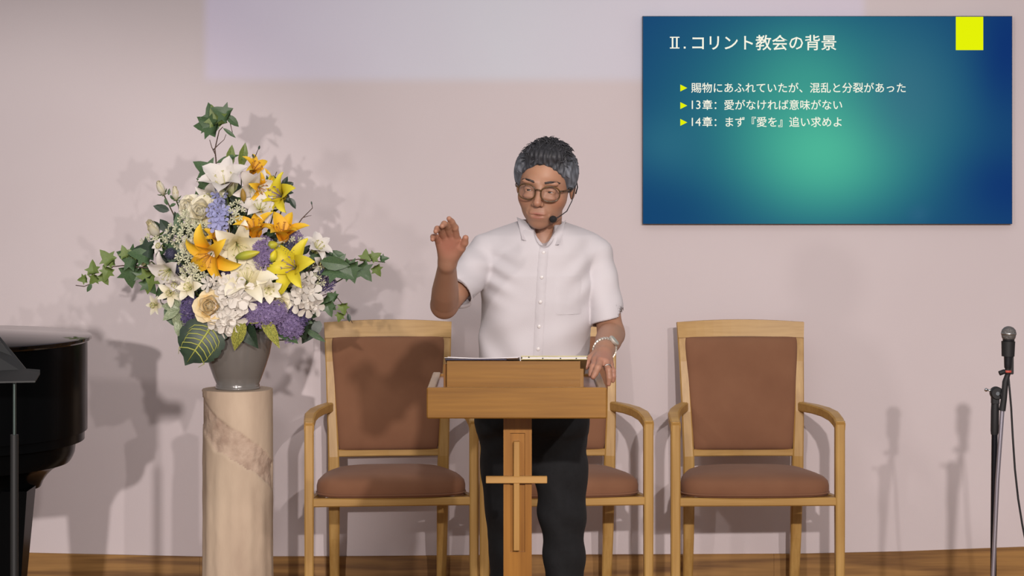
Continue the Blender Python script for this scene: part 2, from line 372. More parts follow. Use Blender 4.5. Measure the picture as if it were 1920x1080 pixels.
# ------------------------------------------------------------------ armchairs
M_beech = wood('light_oak_chair', (204, 164, 96), (180, 138, 72), 'Z', 7, rough=.4, dist=4, grain=.3)
M_beechx = wood('light_oak_rail', (204, 164, 96), (180, 138, 72), 'X', 6, rough=.4, dist=3, grain=.3)
M_fab = mat('terracotta_fabric', (146, 103, 76), (134, 92, 67), rough=.95, scale=5, bump=.25, bscale=900, sheen=.06)
def make_chair(label):
    # local frame: front posts at y=0, the back at y=+.39..+.5; x centred on the front
    t = empty('armchair'); tag(t, label, 'chair', 'oak armchairs along the back wall')
    hw = .3035
    def wz(py, y): return CAMH - (py - 303) * (7.81 + y) / F
    for s in (-1, 1):
        xo = s * hw; xi = s * (hw - .033)
        m = MB(); m.sweep([((xo + xi) / 2, .02, 0), ((xo + xi) / 2, .02, .35), ((xo + xi) / 2, .02, .672)], [(.030, .036), (.0325, .04), (.0325, .04)], (0, 1, 0))
        m.build('front_leg', M_beech, t)
        # arm: wraps from the top of the front post back to the back post, bowed outwards
        P = [((xo + xi) / 2, .002, .652), ((xo + xi) / 2, .05, .664), (s * .283, .12, .676), (s * .268, .2, .682), (s * .246, .29, .683), (s * .216, .40, .680)]
        m = MB(); m.sweep(P, [(.034, .034), (.036, .036), (.04, .034), (.04, .032), (.036, .032), (.03, .034)], (0, 0, 1)); m.build('armrest', M_beechx, t, smooth=False)
        # rear leg, one with the back post: splayed back at foot and leaning back at the top
        P = [(s * .196, .47, 0), (s * .197, .43, .2), (s * .1985, .405, .42), (s * .2, .402, .5), (s * .206, .415, .66), (s * .212, .45, .84), (s * .2195, .488, .982)]
        m = MB(); m.sweep(P, [(.034, .03), (.038, .034), (.042, .038), (.040, .036), (.036, .032), (.034, .028), (.031, .024)], (0, 1, 0)); m.build('back_post', M_beech, t)
    # crest rail with a gentle arch
    n = 14; vs = []; fs = []
    for i in range(n + 1):
        u = -1 + 2 * i / n; x = u * .2345; y = .478 + .016 * (1 - u * u)
        zt = .983 + .009 * (1 - u * u); zb = .928 + .004 * (1 - u * u)
        dy = -.026 * (zt - zb) / .12
        for p in ((x * .985, y - .013 + dy, zb), (x * .985, y + .012 + dy, zb), (x, y + .012, zt), (x, y - .012, zt)): vs.append(p)
    for i in range(n):
        for k in range(4): fs.append((i * 4 + k, (i + 1) * 4 + k, (i + 1) * 4 + (k + 1) % 4, i * 4 + (k + 1) % 4))
    fs += [(0, 1, 2, 3), tuple(n * 4 + k for k in (3, 2, 1, 0))]
    MB().add(vs, [f[::-1] for f in fs]).build('crest_rail', M_beechx, t)
    MB().sweep([(-.195, .402, .513), (0, .412, .513), (.195, .402, .513)], (.024, .026), (0, 0, 1)).build('lower_back_rail', M_beechx, t)
    # padded back: domed panel with rounded corners
    def pad(z):   # half width and plane y at height z
        return interp(z, [.524, .93], [.182, .2085]), interp(z, [.52, .66, .84, .93], [.400, .411, .442, .462])
    nu, nv = 22, 26; vs = []; fs = []
    def rr(u, v):  # superellipse mapping of the square to a rounded one
        e = .055; return u * (1 - e * (abs(v) ** 14) * .5), v * (1 - e * (abs(u) ** 14) * .25)
    for side in (0, 1):
        for j in range(nv + 1):
            for i in range(nu + 1):
                u = -1 + 2 * i / nu; v = -1 + 2 * j / nv
                u = math.copysign(1 - (1 - abs(u)) ** 1.5, u); v = math.copysign(1 - (1 - abs(v)) ** 1.5, v)
                uu, vv = rr(u, v); z = .727 + vv * .204; a, y = pad(z)
                d = ((1 - abs(u) ** 7) * (1 - abs(v) ** 9)) ** .5
                yy = y - .006 - .02 * d + .004 * (1 - u * u) if side == 0 else y + .012 + .004 * d
                vs.append((uu * a, yy, z))
    A = (nu + 1) * (nv + 1)
    for j in range(nv):
        for i in range(nu):
            q = j * (nu + 1) + i; fs.append((q, q + 1, q + nu + 2, q + nu + 1)); fs.append((A + q, A + q + nu + 1, A + q + nu + 2, A + q + 1))
    ring = [i for i in range(nu + 1)] + [j * (nu + 1) + nu for j in range(1, nv + 1)] + [nv * (nu + 1) + i for i in range(nu - 1, -1, -1)] + [j * (nu + 1) for j in range(nv - 1, 0, -1)]
    for k in range(len(ring)):
        a_, b_ = ring[k], ring[(k + 1) % len(ring)]; fs.append((a_, A + a_, A + b_, b_))
    MB().add(vs, fs).build('backrest_pad', M_fab, t, smooth=True, auto=math.radians(60))
    # seat frame
    MB().sweep([(-.272, .02, .391), (.272, .02, .391)], (.03, .029), (0, 0, 1)).build('front_rail', M_beechx, t)
    for s in (-1, 1): MB().sweep([(s * .282, .03, .391), (s * .2, .41, .391)], (.024, .029), (0, 0, 1)).build('side_rail', M_beechx, t)
    MB().sweep([(-.195, .41, .385), (.195, .41, .385)], (.024, .03), (0, 0, 1)).build('rear_rail', M_beechx, t)
    # seat cushion
    n, r = 56, 14; vs = []; fs = []
    def outline(a):
        c, s_ = math.cos(a), math.sin(a); e = .42
        X = math.copysign(abs(c) ** e, c); Y = math.copysign(abs(s_) ** e, s_)
        y = .208 + Y * .205; w = interp(y, [0, .06, .2, .42], [.265, .269, .25, .20])
        if Y < 0: y -= .012 * (1 - X * X)
        return X * w, y
    rings = [(.90, .404), (.985, .408), (1.0, .424), (1.0, .440), (.985, .4555), (.94, .467), (.84, .476), (.66, .4825), (.42, .487), (.2, .489)]
    for sc_, z in rings:
        for k in range(n):
            x, y = outline(2 * PI * k / n); x *= sc_; y = .208 + (y - .208) * sc_
            vs.append((x, y, z - .004 * (y / .42) * (z - .404) / .08))
    for i in range(len(rings) - 1):
        for k in range(n): fs.append((i * n + k, i * n + (k + 1) % n, (i + 1) * n + (k + 1) % n, (i + 1) * n + k))
    vs.append((0, .2, .4895)); c = len(vs) - 1
    for k in range(n): fs.append(((len(rings) - 1) * n + k, (len(rings) - 1) * n + (k + 1) % n, c))
    fs.append(tuple(range(n))[::-1])
    cu = MB().add(vs, fs).build('seat_cushion', M_fab, t, smooth=True)
    MB().tube([(outline(2 * PI * k / 40)[0] * 1.0, .208 + (outline(2 * PI * k / 40)[1] - .208) * 1.0, .416) for k in range(41)], .0028, 6, cap=False).build('piping', M_fab, cu, smooth=True)
    return t
def copy_tree(o, parent=None):
    c = o.copy(); COL.objects.link(c)
    if parent: c.parent = parent
    for ch in list(o.children): copy_tree(ch, c)
    return c
chair = make_chair('oak armchair with brown padding, beside the flower pedestal, partly shaded by the flowers')
def seat(o, px, ang, label=None):
    p = W(px, 303, 7.81); o.location = (p.x, 7.81, 0); o.rotation_euler = (0, 0, ang)
    if label: o['label'] = label
c2 = copy_tree(chair); c3 = copy_tree(chair)
seat(chair, 735, .085)
seat(c2, 1063.5, .085, 'oak armchair with brown padding, mostly hidden behind the standing speaker and lectern')
seat(c3, 1422, .03, 'oak armchair with brown padding, in full view nearest the microphone stand')

# ------------------------------------------------------------------ lectern
M_lect = wood('honey_oak_lectern', (148, 104, 40), (122, 82, 28), 'X', 4, rough=.36, dist=3, grain=.25)
M_lectz = wood('honey_oak_column', (166, 114, 44), (138, 90, 30), 'Z', 6, rough=.36, dist=5)
M_rim = wood('worn_oak_rim', (176, 150, 116), (140, 112, 80), 'Y', 8, rough=.35)
M_tray = mat('varnished_tray_floor', (150, 104, 86), (126, 84, 68), rough=.22, scale=6, stretch=(.2, 1, 1))
M_cross = wood('pale_oak_cross', (184, 140, 76), (150, 108, 50), 'Z', 8, rough=.4)
YL = 5.66
lec = empty('lectern', W(969, 303, YL + .2)); lec.location.z = 0
tag(lec, 'honey oak lectern with a tray top and a thin wooden cross on its post', 'lectern'); lo = lec.location.copy()
x0 = W(800, 0, YL).x; x1 = W(1138, 0, YL).x; zt = W(0, 727, YL).z; zb = W(0, 785, YL).z
MB().box(x0, x1, YL, YL + .022, zb, zt, .003).build('front_board', M_lect, lec, lo)
D = .43
for xa, xb in ((x0 + .001, x0 + .021), (x1 - .021, x1 - .001)):
    MB().box(xa, xb, YL + .022, YL + D, zb + .012, zt - .001, .002).build('side_board', M_rim, lec, lo)
MB().box(x0 + .021, x1 - .021, YL + D - .018, YL + D - .001, zb + .012, zt - .004, .002).build('rear_board', M_lect, lec, lo)
MB().box(x0 + .02, x1 - .02, YL + .02, YL + D - .016, zb + .006, zt - .010).build('tray_floor', M_tray, lec, lo)
# sloping book rest: tall towards the hall, falling towards the speaker
yd = YL + .055; xa = W(838, 0, yd).x; xb = W(1088, 0, yd).x; zd = W(0, 677, yd).z
vs = []
for x in (xa, xb):
    vs += [(x, yd, zt - .036), (x, yd + .30, zt - .036), (x, yd + .30, zt - .02), (x, yd, zd)]
MB().add(vs, [(0, 3, 2, 1), (4, 5, 6, 7), (0, 4, 7, 3), (3, 7, 6, 2), (2, 6, 5, 1), (0, 1, 5, 4)]).build('book_rest', M_lect, lec, lo)
sl = math.atan2(zd - (zt - .02), .30)
MB().box(xb, xb + .0095, yd + .028, yd + .038, zt - .034, zd - .022, .001).build('rest_side_strip', M_cross, lec, lo)
MB().box(xa - .0095, xa, yd + .028, yd + .038, zt - .034, zd - .010, .001).build('rest_side_strip', M_lectz, lec, lo)
# mounting plates
yc0 = YL + .115
pA = W(893, 0, yc0).x; pB = W(1043, 0, yc0).x
MB().box(pA, pB, YL + .1, YL + .35, zb - .0015, zb + .006, .001).build('mounting_plate', M_lectz, lec, lo)
MB().box(W(918, 0, yc0).x, W(1020, 0, yc0).x, YL + .108, YL + .33, zb - .0095, zb - .0015, .001).build('mounting_block', M_lectz, lec, lo)
ya = YL + .13; ca = W(944, 0, ya).x; cb = W(997, 0, ya).x; ztc = zb - .0095
gl, gr = W(956.5, 0, ya).x, W(984.5, 0, ya).x; gz = W(0, 1035, ya).z
m = MB(); m.box(ca, cb, ya + .006, ya + .085, .04, ztc); m.box(ca, gl, ya, ya + .006, .04, ztc); m.box(gr, cb, ya, ya + .006, .04, ztc); m.box(gl, gr, ya, ya + .006, .04, gz); m.box(gl, gr, ya, ya + .006, W(0, 812, ya).z, ztc)
m.build('column', M_lectz, lec, lo)
MB().box(ca - .13, cb + .13, ya - .10, ya + .26, .0, .04, .006).build('base', M_lect, lec, lo)
yx = ya - .012
cr_ = MB(); cr_.box(W(963, 0, yx).x, W(974.3, 0, yx).x, yx, yx + .018, W(0, 1033, yx).z, W(0, 828, yx).z, .0015)
cro = cr_.build('cross_upright', M_cross, lec, lo)
MB().box(W(911, 0, yx).x, W(1026, 0, yx).x, yx - .002, yx + .012, W(0, 906.3, yx).z, W(0, 893, yx).z, .0015).build('cross_arm', wood('cross_arm_oak', (190, 146, 82), (156, 114, 56), 'X', 8), cro, (0, 0, 0) if False else lo)
# papers and notebook on the sloping rest
M_paper = mat('white_paper', (226, 222, 222), (214, 210, 214), rough=.7, scale=10)
M_navy = mat('navy_folder', (60, 60, 88), rough=.5)
slope = (zt - .02 - zd) / .30
def onrest(x, dy, up): return Vector((x, yd + dy, zd + slope * dy + up))
def slab(xl, xr, d0, d1, u0, u1, skew=0, nx=10, warp=0):
    vs = []; fs = []
    for i in range(nx + 1):
        x = lerp(xl, xr, i / nx); w = warp * (1 - math.sin(PI * i / nx)) if warp else 0
        for dy, u in ((d0, u0), (d1, u0), (d1, u1), (d0, u1)):
            vs.append(onrest(x + skew * dy, dy + (.012 * (i / nx)) * 0, u + w))
    for i in range(nx):
        for k in range(4): fs.append((i * 4 + k, i * 4 + (k + 1) % 4, (i + 1) * 4 + (k + 1) % 4, (i + 1) * 4 + k))
    fs += [(0, 1, 2, 3), tuple(nx * 4 + k for k in (3, 2, 1, 0))]
    return MB().add(vs, [f[::-1] for f in fs])
pl = W(834, 0, yd).x; pr = W(972, 0, yd).x
b0 = empty('folder', onrest(pl + .1, .1, 0)); tag(b0, 'thin navy folder under the open papers on the lectern', 'folder')
slab(pl + .003, pr - .03, -.012, .2, .0005, .0028, .05).build('cover', M_navy, b0, b0.location)
for k, (u, dx, w) in enumerate(((.0032, 0, .003), (.0048, .008, .005))):
    p_ = slab(pl + dx, pr + dx * .3, -.016 + k * .006, .2, u, u + .0012, .04, warp=w * .6)
    o = p_.build('paper_sheet', M_paper, None, onrest(pl + .08, .1, u)); o.location = onrest(pl + .08, .1, u)
    tag(o, ('lower white sheet of the open papers lying on the lectern folder', 'upper curled white sheet lying on top of the lectern papers')[k], 'paper')
nb = empty('notebook', onrest(.07, .1, 0)); tag(nb, 'thick cream covered notebook lying closed beside the papers on the lectern', 'notebook')
M_cream = mat('cream_cover', (196, 188, 140), (180, 172, 124), rough=.5, scale=30)
nl = W(977, 0, yd).x; nr_ = W(1101, 0, yd).x
slab(nl, nr_, -.012, .2, .0015, .0035, 0).build('back_cover', M_cream, nb, nb.location)
slab(nl + .003, nr_ - .002, -.010, .198, .0035, .0085, 0).build('pages', M_paper, nb, nb.location)
slab(nl, nr_, -.012, .2, .0085, .0112, 0).build('front_cover', M_cream, nb, nb.location)
M_blk = mat('black_plastic', (26, 26, 28), rough=.45)
for q in (.02, .055, .1, .14): MB().ball(onrest(nl + q, -.0125, .0075 - .003 * (q > .05)), .0016, 8, 6).build('clasp', M_blk, nb, nb.location)

# ------------------------------------------------------------------ pedestal and vase
M_stone = mat('weathered_travertine', (202, 182, 158), (168, 146, 126), rough=.85, scale=7, stretch=(1, 1, .35), detail=6, bump=.5, bscale=60)
M_break = mat('broken_stone', (196, 174, 154), (166, 142, 124), rough=.95, scale=26, detail=6, bump=1.0, bscale=90)
YP = 7.33; pc = W(446, 0, YP); R0 = .1135; ZP = W(0, 729, YP).z
ped = empty('pedestal', (pc.x, YP, 0)); tag(ped, 'round stone pedestal of broken column shape carrying the flower vase', 'pedestal')
NT = 120; zs = np.concatenate([np.linspace(0, .34, 30, endpoint=False), np.linspace(.34, ZP, 90)])
vs = []; kinds = []
for z in zs:
    for k in range(NT):
        a = 2 * PI * k / NT; ax = math.sin(a)       # a=0 faces the hall (-y)
        u = math.asin(max(-1, min(1, ax))) if math.cos(a) > 0 else (PI - math.asin(ax) if ax > 0 else -PI - math.asin(ax))
        xn = u / (PI / 2)
        py = 303 + (CAMH - z) * F / YP
        up = 795 + xn * 68 + 5 * noise.noise(Vector((xn * 3, 0, 7)))
        dn = 858 + xn * 62 + 9 * noise.noise(Vector((xn * 4, 3, 1)))
        if abs(xn) > 1: up = 728; dn = 728
        r = R0
        if py < up:  r = R0 * .985
        elif py < dn:
            q = noise.noise(Vector((a * 6, z * 32, 2))) * .5 + noise.noise(Vector((a * 17, z * 90, 5))) * .3
            e = min(1, (py - up) / 5, (dn - py) / 5)
            r = R0 - .006 * e + .0075 * q * e
        else:
            r = R0 + .0013 * math.cos(a * 14) * min(1, (py - dn) / 60) + .001 * noise.noise(Vector((a * 5, z * 14, 9)))
        if z < .3: r += .006 * (1 - z / .3)
        if py < 742 and xn < -.55: r += .004 * noise.noise(Vector((a * 14, z * 80, 1))) + .002
        vs.append((r * math.sin(a), -r * math.cos(a), z)); kinds.append(up < py < dn)
fs = []
for j in range(len(zs) - 1):
    for k in range(NT): fs.append((j * NT + k, j * NT + (k + 1) % NT, (j + 1) * NT + (k + 1) % NT, (j + 1) * NT + k))
fs.append(tuple((len(zs) - 1) * NT + k for k in range(NT)))
me = mesh('shaft', vs, fs, M_stone, True); me.materials.append(M_break)
me.polygons.foreach_set('material_index', [1 if all(kinds[i] for i in p.vertices) and len(p.vertices) == 4 else 0 for p in me.polygons])
me.set_sharp_from_angle(angle=math.radians(50)); link('shaft', me, ped)
M_glaze = mat('grey_glaze', (122, 118, 113), (104, 100, 96), rough=.2, scale=4, coat=.6)
va = empty('vase', (pc.x, YP, ZP)); tag(va, 'glossy dark grey ceramic vase standing on the stone pedestal', 'vase')
s_ = YP / F
prof = [(.0, .0), (40 * s_, 0), (41 * s_, .004), (41 * s_, 8 * s_), (40 * s_, 10 * s_), (46 * s_, 24 * s_), (53.5 * s_, 45 * s_), (60 * s_, 66 * s_), (64 * s_, 88 * s_), (64.5 * s_, 104 * s_), (62 * s_, 112 * s_), (60 * s_, 114 * s_), (58 * s_, 112 * s_), (57 * s_, 100 * s_), (45 * s_, 60 * s_), (0, 56 * s_)]
MB().lathe(prof, 48, cap=False).build('body', M_glaze, va, smooth=True)
MB().lathe([(39.5 * s_, 0), (41.8 * s_, .002), (41.8 * s_, .007), (40.5 * s_, .009)], 48, cap=False).build('foot_ring', M_glaze, va, smooth=True)

# ------------------------------------------------------------------ grand piano (its tail end)
M_pia = mat('black_piano_lacquer', (9, 10, 11), rough=.2, spec=.14); M_pia.node_tree.nodes['Principled BSDF'].inputs['IOR'].default_value = 1.2
M_lid = mat('piano_lid_lacquer', (14, 14, 15), rough=.08, spec=.4)
M_lid.node_tree.nodes['Principled BSDF'].inputs['IOR'].default_value = 1.38
pia = empty('grand_piano', (-1.9, 6.7, 0)); tag(pia, 'glossy black grand piano with its lid closed, beside the flower pedestal', 'piano')
def tail(hx, inset=0, n=40, wide=.49):
    """plan outline: nose at hx, straight back side, curved front side"""
    pts = []
    cx, cy = -2.0, 6.71
    for k in range(n + 1):
        a = -PI / 2 + PI * k / n
        ex = .85; X = cx + (hx - cx) * abs(math.cos(a)) ** .62; Y = cy + (wide - inset) * math.copysign(abs(math.sin(a)) ** 1.0, math.sin(a))
        pts.append((X, Y))
    pts.append((-3.4, cy + (wide - inset) + .05)); pts.append((-3.4, cy - (wide - inset) - .25))
    return pts
def loft(levels, m, name):
    n = len(levels[0][1]); vs = []; fs = []
    for z, o in levels: vs += [(x, y, z) for x, y in o]
    for j in range(len(levels) - 1):
        for k in range(n): fs.append((j * n + k, j * n + (k + 1) % n, (j + 1) * n + (k + 1) % n, (j + 1) * n + k))
    fs += [tuple(range(n))[::-1], tuple((len(levels) - 1) * n + k for k in range(n))]
    MB().add(vs, fs).build(name, m, pia, pia.location, auto=AUTO)
YN = 6.72
xn = lambda px: W(px, 0, YN).x; zn = lambda py: W(0, py, YN).z
loft([(zn(641), tail(xn(163.5), .0)), (zn(638), tail(xn(167), -.003)), (zn(632.5), tail(xn(168), -.004)), (zn(630.5), tail(xn(165), 0))], M_lid, 'lid')
loft([(zn(808), tail(xn(160), .012)), (zn(641), tail(xn(160), .012))], M_pia, 'rim')
loft([(zn(826), tail(xn(155), .03)), (zn(808), tail(xn(155), .03))], M_pia, 'lower_rim')
lv = [(866, 129), (860, 133), (850, 137), (842, 138), (826, 139)]
loft([(zn(p), tail(xn(x), .08)) for p, x in lv], M_pia, 'keybed_moulding')
lv = [(912, 76), (900, 81), (890, 88), (880, 98), (873, 110), (867, 128)]
loft([(zn(p), tail(xn(x), .11 + .002 * (128 - x))) for p, x in lv], M_pia, 'corner_bracket')
def leg(pxl0, pxr0, pxl1, pxr1, y, nm):
    zt_ = zn(905); zc = .07
    za = zn(912)
    k = (za - zc) / (zn(912) - zn(1080))
    f = lambda a, b: a + (b - a) * k
    l1 = xn(f(pxl0, pxl1)); r1 = xn(f(pxr0, pxr1)); l0 = xn(pxl0); r0 = xn(pxr0)
    m = MB(); d0 = (r0 - l0) / 2; d1 = (r1 - l1) / 2; c0 = (l0 + r0) / 2; c1 = (l1 + r1) / 2
    vs = [(c1 - d1, y - d1, zc), (c1 + d1, y - d1, zc), (c1 + d1, y + d1, zc), (c1 - d1, y + d1, zc), (c0 - d0, y - d0, zt_), (c0 + d0, y - d0, zt_), (c0 + d0, y + d0, zt_), (c0 - d0, y + d0, zt_)]
    m.add(vs, [(3, 2, 1, 0), (4, 5, 6, 7), (0, 1, 5, 4), (1, 2, 6, 5), (2, 3, 7, 6), (3, 0, 4, 7)])
    L = m.build('leg', M_pia, pia, pia.location)
    cm = MB().lathe([(.0, -.012), (.032, -.012), (.034, 0), (.032, .012), (0, .012)], 20, (c1, y, .034), (1, 0, 0)); cm.box(c1 - .02, c1 + .02, y - .02, y + .02, .05, .075)
    cm.build('caster', mat('brass', (170, 130, 60), rough=.3, metal=1), L, pia.location)
leg(-2, 75, 9, 61, 6.60, 'leg'); 
leg(-560, -480, -550, -495, 6.35, 'leg')

# ------------------------------------------------------------------ music stand in front of the piano
M_mst = mat('matt_black_steel', (30, 31, 31), rough=.55); M_chr = mat('chrome', (200, 205, 208), rough=.18, metal=1)
YM = 5.6
ms = empty('music_stand', W(-8, 0, YM)); ms.location.z = 0; tag(ms, 'black metal music stand with a slanted desk, in front of the piano', 'music stand')
def pm(px, py, y): return W(px, py, y)
m = MB()
A = [pm(-78, 560, YM - .1), pm(-6, 632, YM + .02), pm(42, 690, YM), pm(38, 712, YM - .18), pm(-120, 712, YM - .18)]
th = Vector((.0, .004, .004))
desk = [pm(-70, 560, YM + .12), pm(-3, 634, YM + .12), pm(46, 694, YM + .05), pm(58, 711, YM), pm(-150, 706, YM - .05), pm(-190, 560, YM + .1)]
vs = desk + [p + Vector((.004, .006, .002)) for p in desk]; n = len(desk)
m.add(vs, [tuple(range(n))[::-1], tuple(range(n, 2 * n))] + [(k, (k + 1) % n, n + (k + 1) % n, n + k) for k in range(n)])
m.build('desk', M_mst, ms, ms.location)
lip = [pm(-150, 706, YM - .05), pm(36, 690, YM + .03), pm(75, 693, YM + .02), pm(75, 699, YM), pm(66, 714, YM - .06), pm(-150, 718, YM - .12)]
vs = lip + [p + Vector((0, 0, -.004)) for p in lip]; n = len(lip)
MB().add(vs, [tuple(range(n)), tuple(range(n, 2 * n))[::-1]] + [(k, n + k, n + (k + 1) % n, (k + 1) % n) for k in range(n)]).build('ledge', M_mst, ms, ms.location)
px_ = W(27, 0, YM).x
MB().tube([(px_, YM, .62), (px_, YM, W(0, 712, YM).z)], .0042, 14).build('upper_pole', mat('green_highlight_chrome', (84, 96, 92), rough=.35, metal=.8), ms, ms.location, smooth=True, auto=AUTO)  # the pole's subtle greenish highlight is put into its colour
MB().tube([(px_, YM, .06), (px_, YM, W(0, 815, YM).z)], .010, 14).build('lower_pole', M_mst, ms, ms.location, smooth=True, auto=AUTO)
for k in range(3):
    a = 2 * PI * k / 3 + .4
    MB().tube([(px_, YM, .12), (px_ + .12 * math.cos(a), YM + .12 * math.sin(a), .07), (px_ + .24 * math.cos(a), YM + .24 * math.sin(a), .008)], .007, 8).build('leg', M_mst, ms, ms.location, smooth=True)

# ------------------------------------------------------------------ microphone stand, microphone, cable
YT = 6.9
M_grille = mat('steel_mesh_grille', (150, 148, 146), (110, 108, 106), rough=.42, metal=.8, scale=700, detail=0, bump=.9, bscale=900)
M_rub = mat('black_rubber', (30, 30, 32), rough=.6); M_gun = mat('dark_grey_metal', (58, 58, 62), rough=.32, metal=.7); M_tubec = mat('worn_chrome_tube', (188, 184, 196), rough=.35, metal=.85)
st = empty('microphone_stand', W(1862, 0, YT)); st.location.z = 0; tag(st, 'black and chrome microphone stand with its boom folded down', 'microphone stand'); so2 = st.location.copy()
Q = lambda px, py, d=0: W(px, py, YT + d)
MB().tube([Q(1862, 1200), Q(1863, 1000), Q(1865, 800)], .0095, 16).build('pole', mat('black_chrome_pole', (60, 60, 66), rough=.25, metal=.9), st, so2, smooth=True, auto=AUTO)
MB().tube([Vector((W(1861, 0, YT).x, YT, .03)), Q(1862, 1190)], .013, 16).build('lower_tube', M_gun, st, so2, smooth=True)
MB().tube([Q(1864.5, 815), Q(1865, 808), Q(1865.5, 770), Q(1866, 752)], [.0105, .0125, .0125, .0115], 18).build('grip_sleeve', M_rub, st, so2, smooth=True, auto=AUTO)
hb_ = MB(); h = hb_; h.lathe([(.0, -.016), (.017, -.016), (.0195, -.012), (.0195, .012), (.017, .016), (0, .016)], 24, Q(1868.5, 737), (0, 1, 0), cap=False); h.box(*sorted((Q(1859, 0).x, Q(1873, 0).x)), YT - .012, YT + .012, Q(0, 758).z, Q(0, 737).z, .003)
hg = h.build('boom_hinge', M_rub, st, so2, auto=AUTO)
MB().lathe([(0, -.019), (.006, -.019), (.006, -.015), (0, -.015)], 12, Q(1868.5, 737), (0, 1, 0), cap=False).build('bolt', M_chr, hg, so2)
m = MB(); m.tube([Q(1862, 733), Q(1851, 731)], .003, 8); m.ball(Q(1849, 731), .0055, 10, 8); m.build('wing_knob', M_chr, hg, so2, smooth=True)
MB().tube([Q(1879.5, 766, -.03), Q(1870, 900, -.03), Q(1861.5, 1088, -.022)], .0068, 14).build('boom_tube', M_tubec, st, so2, smooth=True, auto=AUTO)
MB().tube([Q(1890, 700, -.03), Q(1885, 716, -.03), Q(1882, 750, -.03), Q(1879, 770, -.03)], [.0078, .0095, .0095, .0105], 16).build('boom_sleeve', M_rub, st, so2, smooth=True, auto=AUTO)
MB().tube([Q(1876, 740, -.006), Q(1884, 738, -.03)], .009, 12).build('boom_clamp', M_rub, st, so2, smooth=True, auto=AUTO)
MB().tube([Q(1890, 696, -.03), Q(1882, 697, -.032), Q(1874, 700, -.034)], [.005, .0075, .0075], 12).build('clip_knob', M_rub, st, so2, smooth=True, auto=AUTO)
c = MB(); c.tube([Q(1890, 668, -.03), Q(1890.5, 640, -.03)], [.0195, .021], 20, cap=False); c.tube([Q(1890, 668, -.03), Q(1890.5, 640, -.03)], [.0175, .019], 20, cap=False)
c.box(Q(1886, 0).x, Q(1896, 0).x, YT - .036, YT - .024, Q(0, 700).z, Q(0, 664).z, .002)
c.build('microphone_clip', M_rub, st, so2, smooth=True, auto=AUTO)
MB().lathe([(0, 0), (.13, 0), (.135, .006), (.13, .014), (.05, .024), (.018, .034), (.014, .05), (0, .05)], 40, (so2.x, YT, 0), cap=False).build('round_base', M_gun, st, so2, smooth=True, auto=AUTO)
mc = empty('microphone', Q(1891, 700, -.03)); tag(mc, 'dynamic vocal microphone with a round steel mesh head, held upright in the stand clip', 'microphone'); mo = mc.location.copy()
d = (Q(1891.5, 626, -.03) - Q(1890, 690, -.03)).normalized(); hb = Q(1891.3, 626, -.03)
pr_ = [(0, -.0235), (.016, -.0195), (.0205, -.012), (.0225, -.002), (.0228, .004), (.0205, .0125), (.014, .0195), (.006, .0228), (0, .0235)]
gr_ = MB().lathe(pr_, 28, hb, d, cap=False).build('grille', M_grille, mc, mo, smooth=True)
MB().lathe([(.0225, -.0035), (.0236, -.0025), (.0236, .002), (.0225, .003)], 28, hb + d * .001, d, cap=False).build('grille_band', mat('steel_band', (168, 166, 164), rough=.3, metal=.9), gr_, mo, smooth=True)
MB().lathe([(0, -.105), (.0105, -.105), (.0115, -.1), (.012, -.09), (.014, -.05), (.0165, -.025), (.018, -.02), (.018, -.014), (0, -.014)], 24, hb, d, cap=False).build('handle', M_gun, mc, mo, smooth=True, auto=AUTO)
MB().lathe([(.0108, 0), (.0118, .001), (.0118, .006), (.0108, .007)], 20, hb - d * .118, d, cap=False).build('red_ring', mat('red_marking_ring', (196, 84, 70), rough=.5), mc, mo, smooth=True)
MB().lathe([(0, -.14), (.004, -.138), (.0062, -.128), (.0085, -.124), (.009, -.105), (0, -.105)], 18, hb, d, cap=False).build('plug', M_rub, mc, mo, smooth=True, auto=AUTO)
pts = [(1891, 708), (1893, 730), (1896, 765), (1899, 820), (1903, 880), (1909, 935), (1917, 985), (1928, 1040), (1940, 1110), (1946, 1170)]
P = [Q(x, y, -.035) for x, y in pts]; P = [Vector(p) for p in P] + [Vector((P[-1].x + .02, YT - .06, .03)), Vector((P[-1].x + .12, YT - .12, .005)), Vector((P[-1].x + .5, YT - .2, .005))]
ca = MB().tube(P, .0032, 8).build('microphone_cable', M_rub, None, P[0], smooth=True); ca.location = P[0]
tag(ca, 'thin black microphone cable hanging down beside the stand', 'cable')
# ------------------------------------------------------------------ smooth solid shapes from distance fields
f32 = np.float32
def smin(a, b, k):
    h = np.clip(.5 + .5 * (b - a) / k, 0, 1); return b + (a - b) * h - k * h * (1 - h)
def smax(a, b, k): return -smin(-a, -b, k)
def capsule(p, a, b, r1, r2=None):
    a = np.array(a, f32); ba = np.array(b, f32) - a; r2 = r1 if r2 is None else r2
    pa = p - a; h = np.clip(pa @ ba / float(ba @ ba), 0, 1)
    return np.linalg.norm(pa - h[:, None] * ba, axis=1) - (r1 + (r2 - r1) * h)
def limb(p, a, b, hs, rs_):
    a = np.array(a, f32); ba = np.array(b, f32) - a; pa = p - a; h = np.clip(pa @ ba / float(ba @ ba), 0, 1)
    return np.linalg.norm(pa - h[:, None] * ba, axis=1) - np.interp(h, hs, rs_)
def ell(p, c, r, R=None):
    q = p - np.array(c, f32)
    if R is not None: q = q @ np.array(R, f32)
    r = np.array(r, f32); k0 = np.linalg.norm(q / r, axis=1); k1 = np.linalg.norm(q / (r * r), axis=1) + 1e-9
    return k0 * (k0 - 1) / k1
